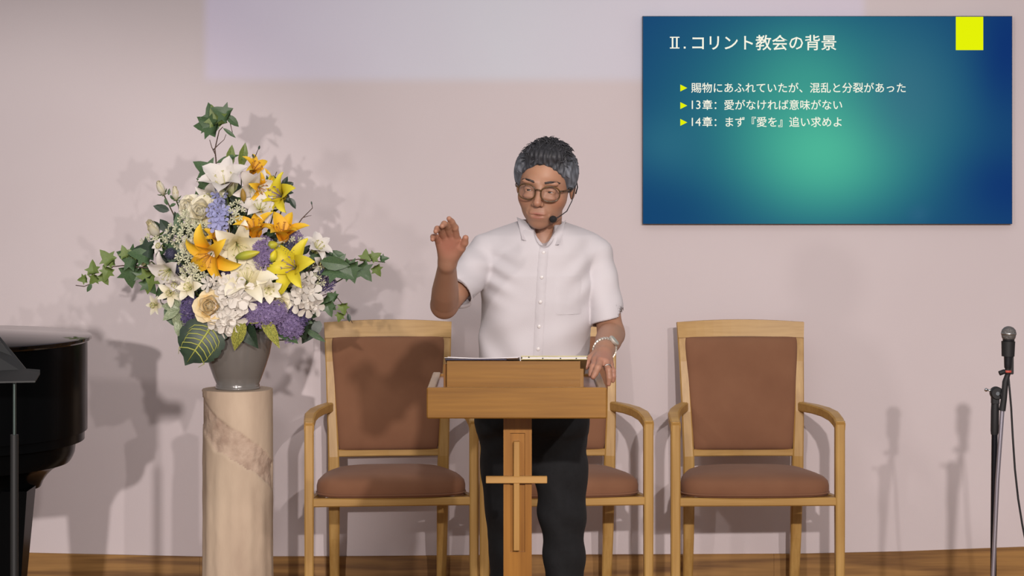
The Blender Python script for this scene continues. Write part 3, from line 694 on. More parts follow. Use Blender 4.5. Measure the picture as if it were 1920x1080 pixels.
def solid(f, xs, ys, zs, B=8, slack=1.5):
    """closed surface where f=0, sampled on the grid xs, ys, zs; f is evaluated only near the surface"""
    xs, ys, zs = [np.asarray(a, f32) for a in (xs, ys, zs)]
    shp = [int(math.ceil((len(a) - 1) / B)) * B + 1 for a in (xs, ys, zs)]
    ext = lambda a, n: np.concatenate([a, a[-1] + (a[-1] - a[-2]) * np.arange(1, n - len(a) + 1, dtype=f32)]) if n > len(a) else a
    xs, ys, zs = [ext(a, n) for a, n in zip((xs, ys, zs), shp)]
    V = np.full(shp, 1e3, f32)
    nb = [(n - 1) // B for n in shp]
    ii, jj, kk = [q.ravel() for q in np.meshgrid(*[np.arange(n) for n in nb], indexing='ij')]
    lo = np.stack([xs[ii * B], ys[jj * B], zs[kk * B]], 1); hi = np.stack([xs[ii * B + B], ys[jj * B + B], zs[kk * B + B]], 1)
    c = (lo + hi) / 2; rad = np.linalg.norm(hi - lo, axis=1) / 2
    d = np.concatenate([f(c[i:i + 200000]) for i in range(0, len(c), 200000)])
    inside = d < -rad * slack
    act = np.nonzero(np.abs(d) <= rad * slack)[0]
    for b in np.nonzero(inside)[0]:
        V[ii[b] * B:ii[b] * B + B + 1, jj[b] * B:jj[b] * B + B + 1, kk[b] * B:kk[b] * B + B + 1] = -1e3
    off = np.arange(B + 1)
    for s in range(0, len(act), 900):
        a = act[s:s + 900]
        gx = xs[(ii[a] * B)[:, None] + off]; gy = ys[(jj[a] * B)[:, None] + off]; gz = zs[(kk[a] * B)[:, None] + off]
        n = len(a); P = np.empty((n, B + 1, B + 1, B + 1, 3), f32)
        P[..., 0] = gx[:, :, None, None]; P[..., 1] = gy[:, None, :, None]; P[..., 2] = gz[:, None, None, :]
        D = f(P.reshape(-1, 3)).reshape(n, B + 1, B + 1, B + 1)
        for q, b in enumerate(a):
            V[ii[b] * B:ii[b] * B + B + 1, jj[b] * B:jj[b] * B + B + 1, kk[b] * B:kk[b] * B + B + 1] = D[q]
    V[0] = V[-1] = 1e3; V[:, 0] = V[:, -1] = 1e3; V[:, :, 0] = V[:, :, -1] = 1e3
    S = V < 0
    cnt = np.zeros([n - 1 for n in shp], np.uint8)
    for a in (0, 1):
        for b in (0, 1):
            for e in (0, 1): cnt += S[a:shp[0] - 1 + a, b:shp[1] - 1 + b, e:shp[2] - 1 + e]
    ci, cj, ck = np.nonzero((cnt > 0) & (cnt < 8)); del cnt
    G = [(a, b, e) for a in (0, 1) for b in (0, 1) for e in (0, 1)]
    vals = np.stack([np.clip(V[ci + a, cj + b, ck + e], -.02, .02) for a, b, e in G], 1)
    acc = np.zeros((len(ci), 3), f32); num = np.zeros(len(ci), f32)
    for p in range(8):
        for q in range(p + 1, 8):
            df = [G[q][t] - G[p][t] for t in range(3)]
            if sum(abs(x) for x in df) != 1: continue
            v0, v1 = vals[:, p], vals[:, q]; m = (v0 < 0) != (v1 < 0)
            t = np.where(m, v0 / np.where(m, v0 - v1, 1), 0)
            for ax in range(3): acc[:, ax] += np.where(m, G[p][ax] + df[ax] * t, 0)
            num += m
    acc /= num[:, None]
    X = np.stack([xs[ci] + (xs[ci + 1] - xs[ci]) * acc[:, 0], ys[cj] + (ys[cj + 1] - ys[cj]) * acc[:, 1], zs[ck] + (zs[ck + 1] - zs[ck]) * acc[:, 2]], 1)
    idx = np.full([n - 1 for n in shp], -1, np.int32); idx[ci, cj, ck] = np.arange(len(ci))
    quads = []
    for ax in range(3):
        sl0 = [slice(1, n - 1) for n in shp]; sl0[ax] = slice(0, shp[ax] - 1); sl1 = list(sl0); sl1[ax] = slice(1, shp[ax])
        A, Bq = S[tuple(sl0)], S[tuple(sl1)]
        for flip in (False, True):
            e = np.nonzero((A & ~Bq) if not flip else (~A & Bq))
            g = [e[t] + (0 if t == ax else 1) for t in range(3)]
            u, w = (ax + 1) % 3, (ax + 2) % 3
            def at(du, dw):
                h = list(g); h[u] = g[u] - du; h[w] = g[w] - dw; return idx[h[0], h[1], h[2]]
            q = np.stack([at(1, 1), at(0, 1), at(0, 0), at(1, 0)], 1)
            quads.append(q[:, ::-1] if flip else q)
    Q_ = np.concatenate(quads); Q_ = Q_[(Q_ >= 0).all(1)]
    return X, Q_
def fast_mesh(name, X, Q_, m, parent, off, colors=None):
    me = bpy.data.meshes.new(name); X = X - np.array(off, f32)
    me.vertices.add(len(X)); me.vertices.foreach_set('co', X.astype(f32).ravel())
    me.loops.add(Q_.size); me.loops.foreach_set('vertex_index', Q_.astype(np.int32).ravel())
    me.polygons.add(len(Q_)); me.polygons.foreach_set('loop_start', np.arange(0, Q_.size, 4, dtype=np.int32)); 
    me.materials.append(m); me.update(calc_edges=True); me.validate()
    me.polygons.foreach_set('use_smooth', np.ones(len(me.polygons), bool))
    if colors is not None:
        a = me.color_attributes.new('Col', 'FLOAT_COLOR', 'POINT'); c = np.ones((len(X), 4), f32); c[:, :3] = colors; a.data.foreach_set('color', c.ravel())
    return link(name, me, parent)
def grid(*segs):
    """axis coordinates from (start, stop, spacing) segments"""
    out = []
    for a, b, h in segs: out.append(np.arange(a, b - h * .01, h))
    return np.concatenate(out + [[segs[-1][1]]])
def linv(c): return np.array(lin(c), f32)

# ------------------------------------------------------------------ the speaker
YB = 6.28
man = empty('person', (W(1003, 0, YB).x, YB, 0)); tag(man, 'grey haired man in glasses and white shirt standing behind the lectern, one hand raised', 'person')
mo_ = man.location.copy()
HC = W(1022, 349, 6.245)
HR = Matrix.Rotation(math.radians(-11.5), 3, 'Z') @ Matrix.Rotation(math.radians(8.5), 3, 'X') @ Matrix.Rotation(math.radians(6), 3, 'Y')
HRn = np.array(HR, f32); HCn = np.array(HC, f32); HS = .955
def H(x, y, z): return HC + HR @ (Vector((x, y, z)) * HS)          # head frame -> room
def head_local(p): return (p - HCn) @ HRn / HS
def head_sdf(p):
    q = head_local(p); x, y, z = q[:, 0], q[:, 1], q[:, 2]; s = np.stack([np.abs(x), y, z], 1)
    d = ell(q, (0, .018, .042), (.0755, .094, .086))
    d = smin(d, ell(q, (0, -.012, -.005), (.069, .082, .085)), .02)          # face
    d = smin(d, ell(q, (0, -.030, -.060), (.057, .056, .052)), .02)          # jaw
    d = smin(d, ell(q, (0, -.064, -.095), (.026, .022, .020)), .022)         # chin
    d = smin(d, ell(s, (.046, -.036, -.028), (.023, .036, .026)), .018)      # cheekbone
    d = smin(d, ell(s, (.026, -.082, .024), (.028, .012, .009)), .012)       # brow ridge
    d = smax(d, -ell(s, (.031, -.101, .001), (.019, .014, .013)), .012)      # eye socket
    d = smin(d, ell(s, (.031, -.0785, .001), (.0158, .0125, .0125)), .006)   # eyeball under the lids
    d = smax(d, -ell(s, (.0312, -.0925, -.0012), (.0138, .0085, .0030)), .0015)  # lid opening
    d = smin(d, ell(s, (.030, -.084, -.019), (.017, .010, .007)), .012)      # bag under the eye
    d = smin(d, capsule(q, (0, -.087, .010), (0, -.108, -.030), .0075, .0105), .010)   # nose
    d = smin(d, ell(q, (0, -.109, -.034), (.0105, .0095, .009)), .006)
    d = smin(d, ell(s, (.0125, -.0985, -.037), (.0075, .009, .0068)), .005)  # nostril wing
    d = smax(d, -ell(s, (.0062, -.1035, -.0435), (.0036, .005, .003)), .002)
    d = smin(d, ell(q, (0, -.074, -.066), (.034, .020, .024)), .014)         # mouth mound
    d = smin(d, ell(q, (0, -.0925, -.0655), (.023, .0040, .0036)), .005)     # upper lip
    d = smin(d, ell(q, (0, -.0900, -.0765), (.0195, .0052, .0046)), .005)    # lower lip
    d = smax(d, -ell(q, (0, -.0975, -.0708), (.0205, .0085, .0022)), .002)   # line between the lips
    d = smax(d, -capsule(s, (.019, -.099, -.036), (.032, -.084, -.066), .0022), .007)   # fold from nose to mouth
    d = smin(d, ell(q, (0, -.083, -.0815), (.018, .008, .004)), .008)
    e = ell(s, (.079, .018, -.004), (.0085, .019, .031)); e = smax(e, -ell(s, (.089, .012, .003), (.0075, .011, .017)), .004)
    d = smin(d, e, .006)                                                     # ears
    return d
# joints
NB = W(1016, 448, 6.325); NT_ = HC + HR @ Vector((0, .030, -.055))
SR, SL = W(912, 474, 6.29), W(1116, 478, 6.30)
ER, WR = W(833, 572, 6.13), W(838.5, 494, 5.935)
EL, WL = W(1146, 626, 6.235), W(1133, 657, 6.02)
fr = {'index': [(856, 449, 5.885), (853, 427, 5.852), (847, 416, 5.836), (842, 410, 5.824)],
      'middle': [(845, 444, 5.88), (838, 424, 5.842), (833, 420, 5.818), (829, 424, 5.803)],
      'ring': [(833, 446, 5.88), (825, 430, 5.843), (820, 429, 5.82), (817, 434, 5.806)],
      'pinky': [(824, 456, 5.886), (816, 444, 5.858), (812, 444, 5.842), (811, 449, 5.829)],
      'thumb': [(852, 479, 5.92), (864, 465, 5.895), (871, 455, 5.882), (873, 446, 5.872)]}
fl_ = {'index': [(1117, 676, 5.935), (1112, 688, 5.900), (1109, 697, 5.890), (1107, 703, 5.882)],
       'middle': [(1126, 677, 5.915), (1121, 690, 5.878), (1116, 700, 5.868), (1112, 707, 5.862)],
       'ring': [(1136, 680, 5.915), (1141, 695, 5.882), (1142, 709, 5.876), (1141, 720, 5.876)],
       'pinky': [(1143, 683, 5.93), (1149, 696, 5.905), (1150, 706, 5.902), (1149, 714, 5.902)],
       'thumb': [(1117, 667, 5.985), (1107, 674, 5.965), (1101, 681, 5.95), (1099, 688, 5.942)]}
rads = {'index': (.0102, .0090, .0080, .0066), 'middle': (.0104, .0092, .0082, .0068), 'ring': (.0100, .0088, .0078, .0064), 'pinky': (.0090, .0078, .0070, .0058), 'thumb': (.0135, .0112, .0100, .0080)}
def hand_sdf(p, wrist, F_, elbow):
    Pt = {k: [W(*q) for q in v] for k, v in F_.items()}
    d = capsule(p, wrist, lerp(wrist, Pt['middle'][0], .35), .0225, .021)
    for k, r in (('index', .0155), ('middle', .0150), ('ring', .0145), ('pinky', .0135)):
        d = smin(d, capsule(p, lerp(wrist, Pt[k][0], .22), Pt[k][0], .0175, r * .82), .010)
    d = smin(d, capsule(p, lerp(wrist, Pt['thumb'][0], .3), Pt['thumb'][1], .0185, .0125), .010)
    for k in ('index', 'middle', 'ring', 'pinky', 'thumb'):
        g = None; R_ = rads[k]
        for i in range(3):
            c = capsule(p, Pt[k][i], Pt[k][i + 1], R_[i], R_[i + 1]); g = c if g is None else smin(g, c, .003)
        g = smin(g, ell(p, Pt[k][1], (R_[1] * 1.06,) * 3), .002)
        d = smin(d, g, .0035)
    return d
def region(p, f, pts, m, d, k):
    lo = np.min([tuple(q) for q in pts], 0) - m; hi = np.max([tuple(q) for q in pts], 0) + m
    ok = ((p > lo) & (p < hi)).all(1)
    if ok.any(): d[ok] = smin(d[ok], f(p[ok]), k)
    far = ~ok
    if far.any():
        c = (lo + hi) / 2; q = np.maximum(np.abs(p[far] - c.astype(f32)) - ((hi - lo) / 2 - m + m * .6).astype(f32), 0); d[far] = np.minimum(d[far], np.linalg.norm(q, axis=1) + .004)
    return d
HIPX = W(998, 0, YB).x
def body_sdf(p):
    d = capsule(p, (NB.x, NB.y, NB.z - .02), NT_, .052, .048)
    d = smin(d, ell(p, (W(1010, 0, YB).x, YB + .02, 1.15), (.125, .08, .24)), .03)
    d = smin(d, capsule(p, SR, ER, .043, .035), .03); d = smin(d, capsule(p, SL, EL, .043, .035), .03)
    d = smin(d, capsule(p, (HIPX, YB + .01, .98), (HIPX, YB + .01, .90), .085, .085), .03)
    for s, kx in ((-1, 955), (1, 1058)):
        kx = W(kx, 0, YB).x
        d = smin(d, capsule(p, (HIPX + s * .078, YB, .84), (kx, YB - .01, .45), .044, .036), .01)
        d = smin(d, capsule(p, (kx, YB - .01, .45), (kx, YB + .02, .09), .044, .032), .02)
        d = smin(d, capsule(p, (kx, YB + .03, .05), (kx + s * .02, YB - .10, .035), .035, .025), .02)
    f1 = lambda q: limb(q, ER, WR, [0, .15, .35, .7, 1], [.0365, .0375, .0365, .029, .0235])
    d = smin(d, f1(p), .012)
    f2 = lambda q: limb(q, EL, WL, [0, .2, .4, .75, 1], [.037, .0375, .0365, .031, .027])
    d = smin(d, f2(p), .012)
    d = region(p, lambda q: hand_sdf(q, WR, fr, ER), [W(*q) for v in fr.values() for q in v] + [WR], .03, d, .010)
    d = region(p, lambda q: hand_sdf(q, WL, fl_, EL), [W(*q) for v in fl_.values() for q in v] + [WL], .03, d, .010)
    d = region(p, head_sdf, [HC], .16, d, .02)
    return d
xl, xr = -.27, .34
X, Qb = solid(body_sdf, grid((xl, -.12, .0019), (-.12, -.015, .004), (-.015, .19, .0018), (.19, .34, .0022)), grid((5.76, 6.40, .0021)), grid((-.005, .95, .009), (.95, .975, .004), (.975, 1.10, .002), (1.10, 1.26, .005), (1.26, 1.64, .0018)))
# own colours of the skin: lips, brows' shadowless tone, knuckles
q = head_local(X); sx_ = np.abs(q[:, 0])
skin = np.tile(linv((168, 126, 101)), (len(X), 1))
def blend(mask, c):
    m = np.clip(mask, 0, 1)[:, None]; skin[:] = skin * (1 - m) + linv(c) * m
nz_ = np.sin(X[:, 0] * 91 + np.sin(X[:, 2] * 57) * 2) * np.sin(X[:, 2] * 83 + 1.3) * .5 + .5
blend(nz_ * .3, (166, 116, 92))
inhead = (np.abs(q) < .14).all(1)
def g3(c, r): return np.exp(-(((sx_ - c[0]) / r[0]) ** 2 + ((q[:, 1] - c[1]) / r[1]) ** 2 + ((q[:, 2] - c[2]) / r[2]) ** 2)) * inhead
blend(g3((0, -.1, -.0655), (.019, .02, .0042)) * .9 + g3((0, -.1, -.0765), (.017, .02, .005)) * .9, (158, 92, 80))
blend(g3((.05, -.06, -.03), (.02, .03, .02)) * .35, (178, 112, 88))
blend(g3((0, -.11, -.032), (.012, .02, .012)) * .35, (176, 112, 90))
blend(g3((0, -.07, -.088), (.045, .05, .02)) * .3, (150, 118, 100))
blend(g3((0, -.09, .06), (.05, .05, .022)) * .35, (190, 138, 100))
for HH in (fr, fl_):
    for v in HH.values():
        for c in v[1:]:
            c = np.array(W(*c), f32); blend(np.exp(-np.sum((X - c) ** 2, 1) / .0075 ** 2) * .35, (176, 104, 88))
hr = np.exp(-np.sum((X - np.array(W(842, 462, 5.87), f32)) ** 2, 1) / .04 ** 2); blend(hr * .55, (184, 112, 96))
hr = np.exp(-np.sum((X - np.array(W(1130, 680, 5.93), f32)) ** 2, 1) / .05 ** 2); blend(hr * .45, (172, 116, 104))
M_skin = attr_mat('skin', rough=.5, bump=.12, bscale=500, sss=.12)
fast_mesh('body', X, Qb, M_skin, man, mo_, skin)
print('body', len(X))
# eyeballs
M_eye = mat('eye_white', (200, 190, 182), rough=.2); M_iris = mat('dark_iris', (28, 20, 16), rough=.15)
for s in (-1, 1):
    e_ = MB().ball(H(s * .031, -.0735, -.001), .0135, 16, 12).build('eye', M_eye, man, mo_, smooth=True)
    d_ = (HR @ Vector((0, -1, -.12))).normalized()
    MB().lathe([(0, .0137), (.0052, .0127), (.0052, .0118)], 16, H(s * .031 - .0008, -.0735, -.001), d_, cap=False).build('iris', M_iris, e_, mo_, smooth=True)
# hair: a cap that follows the skull, with combed ridges, then loose strands
def hair_sdf(p):
    q = head_local(p); x, y, z = q[:, 0], q[:, 1], q[:, 2]; ax = np.abs(x)
    a = np.arctan2(x, y - .02); el = np.arctan2(z - .04, np.hypot(x, y))
    d = ell(q, (0, .022, .045), (.0860, .100, .0875))
    d = smin(d, ell(q, (.004, -.038, .098), (.052, .042, .024)), .02)       # lift above the forehead
    d = smin(d, ell(np.stack([ax, y, z], 1), (.070, -.005, .040), (.020, .045, .045)), .02)
    d = d + .0022 * np.sin(a * 26 + z * 60 + np.sin(z * 90) * 1.5) * np.clip(1 - el, .3, 1) + .0016 * np.sin(x * 420 + y * 130 + np.sin(y * 120) * 2) * np.clip(el * 2, 0, 1)
    # lower edge: hairline over the forehead, temples, in front of and behind the ears
    line = np.interp(y, [-.12, -.075, -.055, -.035, -.015, .0, .03, .05, .13], [.072, .068, .052, .018, -.028, -.012, .012, -.045, -.052])
    fr_ = .008 * np.cos(ax * 45) * (y < -.05)
    cut = (line + fr_ * 1.0 - z) + .002 * np.sin(x * 300 + y * 260)
    return smax(d, cut * .8, .005)
lo = np.array(HC) - .15; hi = np.array(HC) + .17
Xh, Qh = solid(hair_sdf, grid((lo[0], hi[0], .0019)), grid((lo[1], hi[1], .0022)), grid((lo[2], hi[2], .0019)))
qh = head_local(Xh)
def hair_col(q):
    n = len(q); side = np.clip((np.abs(q[:, 0]) - .045) / .03, 0, 1) * np.clip((.105 - q[:, 2]) / .05, 0, 1)
    fr_ = np.clip((-.05 - q[:, 1]) / .03, 0, 1) * np.clip((.105 - q[:, 2]) / .03, 0, 1) * .5
    g = np.clip(side + fr_, 0, 1)[:, None]
    st = (.5 + .5 * np.sin(q[:, 0] * 350 + q[:, 2] * 180 + np.sin(q[:, 1] * 150) * 3))[:, None]
    c = linv((40, 40, 44)) * (1 - g) + linv((96, 100, 108)) * g
    return c * (.7 + .6 * st)
M_hair = attr_mat('grey_hair', rough=.55, bump=.6, bscale=420)
hair = fast_mesh('hair', Xh, Qh, M_hair, man, mo_, hair_col(qh))
rs = random.Random(3); m = MB()
for i in range(420):
    top = i < 260
    if top:
        x = rs.uniform(-.062, .066); y = rs.uniform(-.075, .07); r2 = (x / .084) ** 2 + ((y - .02) / .1) ** 2
        if r2 > .95: continue
        z = .047 + .0895 * math.sqrt(1 - r2)
        n = Vector((x / .0865, (y - .02) / .1, (z - .047) / .09)).normalized()
        dr = Vector((rs.uniform(-.7, .9) + x * 6, rs.uniform(-.3, .9), rs.uniform(-.1, .45))); L = rs.uniform(.018, .036)
        z -= .004
        if y < -.045: z += .007
    else:
        s = rs.choice((-1, 1)); y = rs.uniform(-.05, .06); z = rs.uniform(.0, .09); x = s * .086 * math.sqrt(max(.05, 1 - ((y - .02) / .1) ** 2 - ((z - .047) / .0905) ** 2))
        if z < interp(y, [-.055, -.035, -.015, .0, .03, .05, .13], [.05, .018, -.02, -.005, .02, -.03, -.04]): continue
        n = Vector((x / .0865, (y - .02) / .1, (z - .047) / .09)).normalized(); dr = Vector((0, rs.uniform(.4, 1), rs.uniform(-.9, .1))); L = rs.uniform(.02, .035)
    dr = (dr - n * dr.dot(n)).normalized(); p0 = Vector((x, y, z)) - n * .003
    pts = [H(*(p0 + dr * L * t + n * (.004 + (.007 if top else .0015) * rs.uniform(.3, 1)) * math.sin(PI * min(1, t * 1.0) * .62))) for t in (0, .33, .66, 1)]
    r = rs.uniform(.0014, .0024); n0 = len(m.v); m.tube(pts, [r * .7, r, r * .8, .0003], 5)
    c = hair_col(np.array([tuple(p0)], f32))[0] * rs.uniform(.7, 1.5); m.c += [tuple(float(v) for v in c)] * (len(m.v) - n0)
m.build('hair_strands', M_hair, hair, mo_, smooth=True)['kind'] = 'stuff'
# eyebrows
for s in (-1, 1):
    m = MB(); rs = random.Random(5 + s)
    for i in range(46):
        t = i / 45; x = s * (.015 + .034 * t); z = .0262 + .0035 * math.sin(t * PI) - .002 * t + rs.uniform(-.002, .002)
        y = -.0945 + .03 * max(0, t - .2) ** 1.6 * 1.25
        p = Vector((x, y - .0035, z)); m.tube([H(*p), H(*(p + Vector((s * .004, .0002, .0015)))), H(*(p + Vector((s * .008, .0015, .001))))], [.0014, .0014, .0005], 4)
        m.c += [tuple(float(v) for v in linv((66, 58, 56)) * rs.uniform(.7, 1.3))] * 12
    m.build('eyebrow', M_hair, man, mo_, smooth=True)
# glasses
M_fr = mat('tortoise_frame', (98, 72, 38), (56, 38, 22), rough=.25, scale=90)
M_gl = bpy.data.materials.new('clear_lens'); M_gl.use_nodes = True
t_ = M_gl.node_tree; b_ = t_.nodes['Principled BSDF']; gt = t_.nodes.new('ShaderNodeBsdfTransparent'); gg = t_.nodes.new('ShaderNodeBsdfGlossy'); gg.inputs['Roughness'].default_value = .05
mx = t_.nodes.new('ShaderNodeMixShader'); mx.inputs[0].default_value = .06; t_.links.new(gt.outputs[0], mx.inputs[1]); t_.links.new(gg.outputs[0], mx.inputs[2]); t_.links.new(mx.outputs[0], t_.nodes['Material Output'].inputs[0])
gls = MB()
def rim(s, k, rr=1.0):
    a = 2 * PI * k / 36; c, sn = math.cos(a), math.sin(a)
    x = .0345 + .0262 * math.copysign(abs(c) ** .88, c) * rr; z = -.004 + .0212 * math.copysign(abs(sn) ** .85, sn) * rr + .0015 * (sn > 0)
    return H(s * x, -.1085 + (x * x) * 4.2, z)
for s in (-1, 1): gls.tube([rim(s, k) for k in range(37)], .0019, 8, cap=False)
gls.tube([H(-.009, -.1085, .004), H(-.004, -.1115, .0075), H(.004, -.1115, .0075), H(.009, -.1085, .004)], .0019, 8)
for s in (-1, 1): gls.tube([H(s * .0605, -.0935, .006), H(s * .069, -.084, .006), H(s * .078, -.05, .005), H(s * .083, -.0, .004), H(s * .084, .028, .0), H(s * .080, .05, -.015)], [.0024, .0026, .0020, .0018, .0018, .0015], 8)
gf = gls.build('glasses', M_fr, man, mo_, smooth=True); gf['label'] = 'round brown tortoise framed glasses'
for s in (-1, 1):
    vs = [H(s * .0345, -.1085 + .0345 ** 2 * 4.2, -.004)] + [rim(s, k, .97) for k in range(36)]
    MB().add(vs, [(0, 1 + k, 1 + (k + 1) % 36) for k in range(36)]).build('lens', M_gl, gf, mo_, smooth=True)
# headset microphone
M_hs = mat('black_foam', (24, 23, 24), (36, 34, 34), rough=.95, scale=300, bump=.5, bscale=600)
hs = MB(); hs.tube([H(.086, .03, .02), H(.090, .005, .018), H(.0895, -.014, .0), H(.0865, -.026, -.03), H(.077, -.046, -.058), H(.060, -.070, -.072), H(.050, -.080, -.076)], .0014, 8)
hs.tube([H(.086, .03, .02), H(.089, .04, .0), H(.086, .036, -.02)], .0018, 8)
hs.box(*[0, .001] * 3) if False else None
ho = hs.build('headset_microphone', M_blk, man, mo_, smooth=True); ho['label'] = 'thin black headset microphone boom'
MB().ball(H(.0455, -.086, -.078), (.0105, .012, .0098), 16, 12).build('foam_windscreen', M_hs, ho, mo_, smooth=True)
MB().tube([H(.0795, -.045, .008), H(.0815, -.02, .004)], [.004, .005], 10).build('ear_clip', M_blk, ho, mo_, smooth=True)
# shirt ---------------------------------------------------------------
ZL = [.84, .95, 1.03, 1.10, 1.19, 1.26, 1.32, 1.37, 1.40]
def pxr(l, r): return W(l, 0, YB - .0).x, W(r, 0, YB).x
rows = [pxr(890, 1104), pxr(897, 1104), pxr(897, 1107), pxr(901, 1109), pxr(902, 1111), pxr(898, 1112), pxr(897, 1116), pxr(915, 1112), pxr(950, 1082)]
CXs = [(a + b) / 2 for a, b in rows]; AXs = [(b - a) / 2 for a, b in rows]; BY = [.115, .112, .108, .108, .112, .112, .105, .09, .075]; CY = [6.28, 6.28, 6.275, 6.275, 6.28, 6.285, 6.295, 6.305, 6.31]
CUFR = lerp(SR, ER, .76); CUFL = lerp(SL, EL, .86)
dR = np.array((ER - SR).normalized(), f32); dL = np.array((EL - SL).normalized(), f32)
def folds(p):
    x, y, z = p[:, 0], p[:, 1], p[:, 2]; w = np.clip((6.30 - y) / .05, 0, 1)
    d = .0030 * np.sin((x * 55 + z * 26) + 1.6 * np.sin(z * 13 + x * 8)) * np.clip((1.30 - z) / .12, 0, 1)
    d += .0042 * np.sin((x * 26 - z * 34) + 1.2 * np.sin(z * 19)) * np.exp(-((z - 1.07) / .07) ** 2)
    d += .0035 * np.sin(x * 60 + (z - 1.33) * 120) * np.exp(-((x + .045) / .05) ** 2 - ((z - 1.27) / .07) ** 2)
    d += .0030 * np.sin(x * 70 - z * 75) * np.exp(-((x - .20) / .05) ** 2 - ((z - 1.26) / .08) ** 2)
    return d * w
def sleeve(p, a, b, r1, r2): return capsule(p, a, b, r1, r2)
def shirt_sdf(p):
    x, y, z = p[:, 0], p[:, 1], p[:, 2]
    cx, ax = np.interp(z, ZL, CXs), np.interp(z, ZL, AXs); cy, by = np.interp(z, ZL, CY), np.interp(z, ZL, BY)
    e = 2.35; k = (np.abs((x - cx) / ax) ** e + np.abs((y - cy) / by) ** e) ** (1 / e)
    d = (k - 1) * np.minimum(ax, by) * .92
    d = smax(d, z - 1.385, .03); d = np.maximum(d, .93 - z)
    d = smin(d, capsule(p, W(1003, 441, 6.32), SR, .054, .049), .03); d = smin(d, capsule(p, W(1036, 446, 6.32), SL, .054, .049), .03)
    d = smin(d, ell(p, W(1016, 470, 6.27), (.10, .078, .075)), .04)
    xa = p - np.array(SR, f32); t = xa @ dR
    s1 = capsule(p, SR, CUFR + (ER - SR) * .2, .050, .059); s1 = s1 + .0028 * np.sin(z * 95 + x * 60)
    cut = (p - np.array(CUFR, f32)) @ dR; s1 = np.maximum(s1, cut)
    s1 = np.maximum(s1, -np.maximum(capsule(p, SR, ER, .047, .047) , -(cut + .03)))
    d = smin(d, s1, .012)
    s2 = capsule(p, SL, EL + (EL - SL) * .3, .049, .0505); s2 = s2 + .0016 * np.sin(z * 70 - x * 50)
    nrm = np.array((dL[0] * .3 + .12, dL[1], dL[2]), f32); nrm /= np.linalg.norm(nrm); cut = (p - np.array(CUFL, f32)) @ nrm
    s2 = np.maximum(s2, cut); s2 = np.maximum(s2, -np.maximum(capsule(p, SL, EL + (EL - SL) * .3, .043, .0445), -(cut + .035)))
    d = smin(d, s2, .006)
    d = d + folds(p)
    # open neck
    d = smax(d, -ell(p, W(1021, 424, 6.185), (.030, .12, .060)), .006)
    d = smax(d, -capsule(p, (NB.x, NB.y, NB.z - .02), NT_, .0585, .060), .004)
    return d
Xs, Qs = solid(shirt_sdf, grid((-.20, .36, .0026)), grid((6.02, 6.46, .003)), grid((.92, 1.45, .0026)))
M_shirt = mat('white_cotton', (203, 198, 201), (197, 192, 195), rough=.85, scale=5, bump=.2, bscale=700, sheen=.1)
shirt = fast_mesh('shirt', Xs, Qs, M_shirt, man, mo_); shirt['label'] = 'white short sleeved button down shirt'
def surf_y(f, x, z, y0=5.98, y1=6.4):
    ys = np.linspace(y0, y1, 260, dtype=f32); P = np.stack([np.full(260, x), ys, np.full(260, z)], 1).astype(f32); d = f(P)
    k = np.nonzero(d < 0)[0]; return float(ys[k[0]]) if len(k) else None
def torso_front(p): return shirt_sdf(p)
def strip(cl, wpx, name, mt, parent, out=.0035, n=44, m_=4):
    """a flat strip of cloth lying on the shirt front; cl(t) -> (px, py)"""
    vs = []; fs = []
    for i in range(n + 1):
        px, py = cl(i / n)
        for j in range(m_ + 1):
            q_ = W(px + (j / m_ - .5) * wpx, py, 6.17); y = surf_y(torso_front, q_.x, q_.z) or 6.2
            edge = .0025 if j in (0, m_) else 0
            vs.append((q_.x, y - out + edge * 1.3, q_.z))
    for i in range(n):
        for j in range(m_): a0 = i * (m_ + 1) + j; fs.append((a0, a0 + m_ + 1, a0 + m_ + 2, a0 + 1))
    o = MB().add(vs, fs).build(name, mt, parent, mo_, smooth=True); return o
pk = strip(lambda t: (lerp(1021, 1008, t ** .7), lerp(463, 680, t)), 17, 'placket', M_shirt, shirt, .005)
M_btn = mat('white_button', (214, 208, 206), rough=.3)
for py in (474, 520, 566, 612, 654):
    t = (py - 463) / 217; px = lerp(1021, 1008, t ** .7); q_ = W(px, py, 6.17); y = surf_y(torso_front, q_.x, q_.z)
    MB().lathe([(0, 0), (.0048, 0), (.0052, .0012), (.004, .002), (0, .0016)], 14, (q_.x, y - .0045, q_.z), (0, -1, 0), cap=False).build('button', M_btn, shirt, mo_, smooth=True)
pk2 = strip(lambda t: (1066, lerp(519, 590, t)), 56, 'chest_pocket', M_shirt, shirt, .0025, 16, 8)
# collar: stand around the neck and two folded wings
def wing(A, B, C, D, sag, nm):
    n, k = 14, 8; vs = []; fs = []
    for side in (0, 1):
        for i in range(n + 1):
            for j in range(k + 1):
                u, v = i / n, j / k
                p = lerp(lerp(A, D, u), lerp(B, C, u), v) + Vector((0, -.006 * math.sin(PI * v) - sag * math.sin(PI * u) * (1 - v) - .004, 0))
                vs.append(p + Vector((0, .0035 * side, 0)))
    O = (n + 1) * (k + 1)
    for i in range(n):
        for j in range(k):
            a0 = i * (k + 1) + j; q_ = (a0, a0 + k + 1, a0 + k + 2, a0 + 1); fs.append(q_); fs.append(tuple(x + O for x in q_[::-1]))
    rg = [j for j in range(k + 1)] + [i * (k + 1) + k for i in range(1, n + 1)] + [n * (k + 1) + j for j in range(k - 1, -1, -1)] + [i * (k + 1) for i in range(n - 1, 0, -1)]
    for t in range(len(rg)): fs.append((rg[t], rg[(t + 1) % len(rg)], rg[(t + 1) % len(rg)] + O, rg[t] + O))
    return MB().add(vs, fs).build(nm, M_shirt, shirt, mo_, smooth=True, auto=math.radians(50))
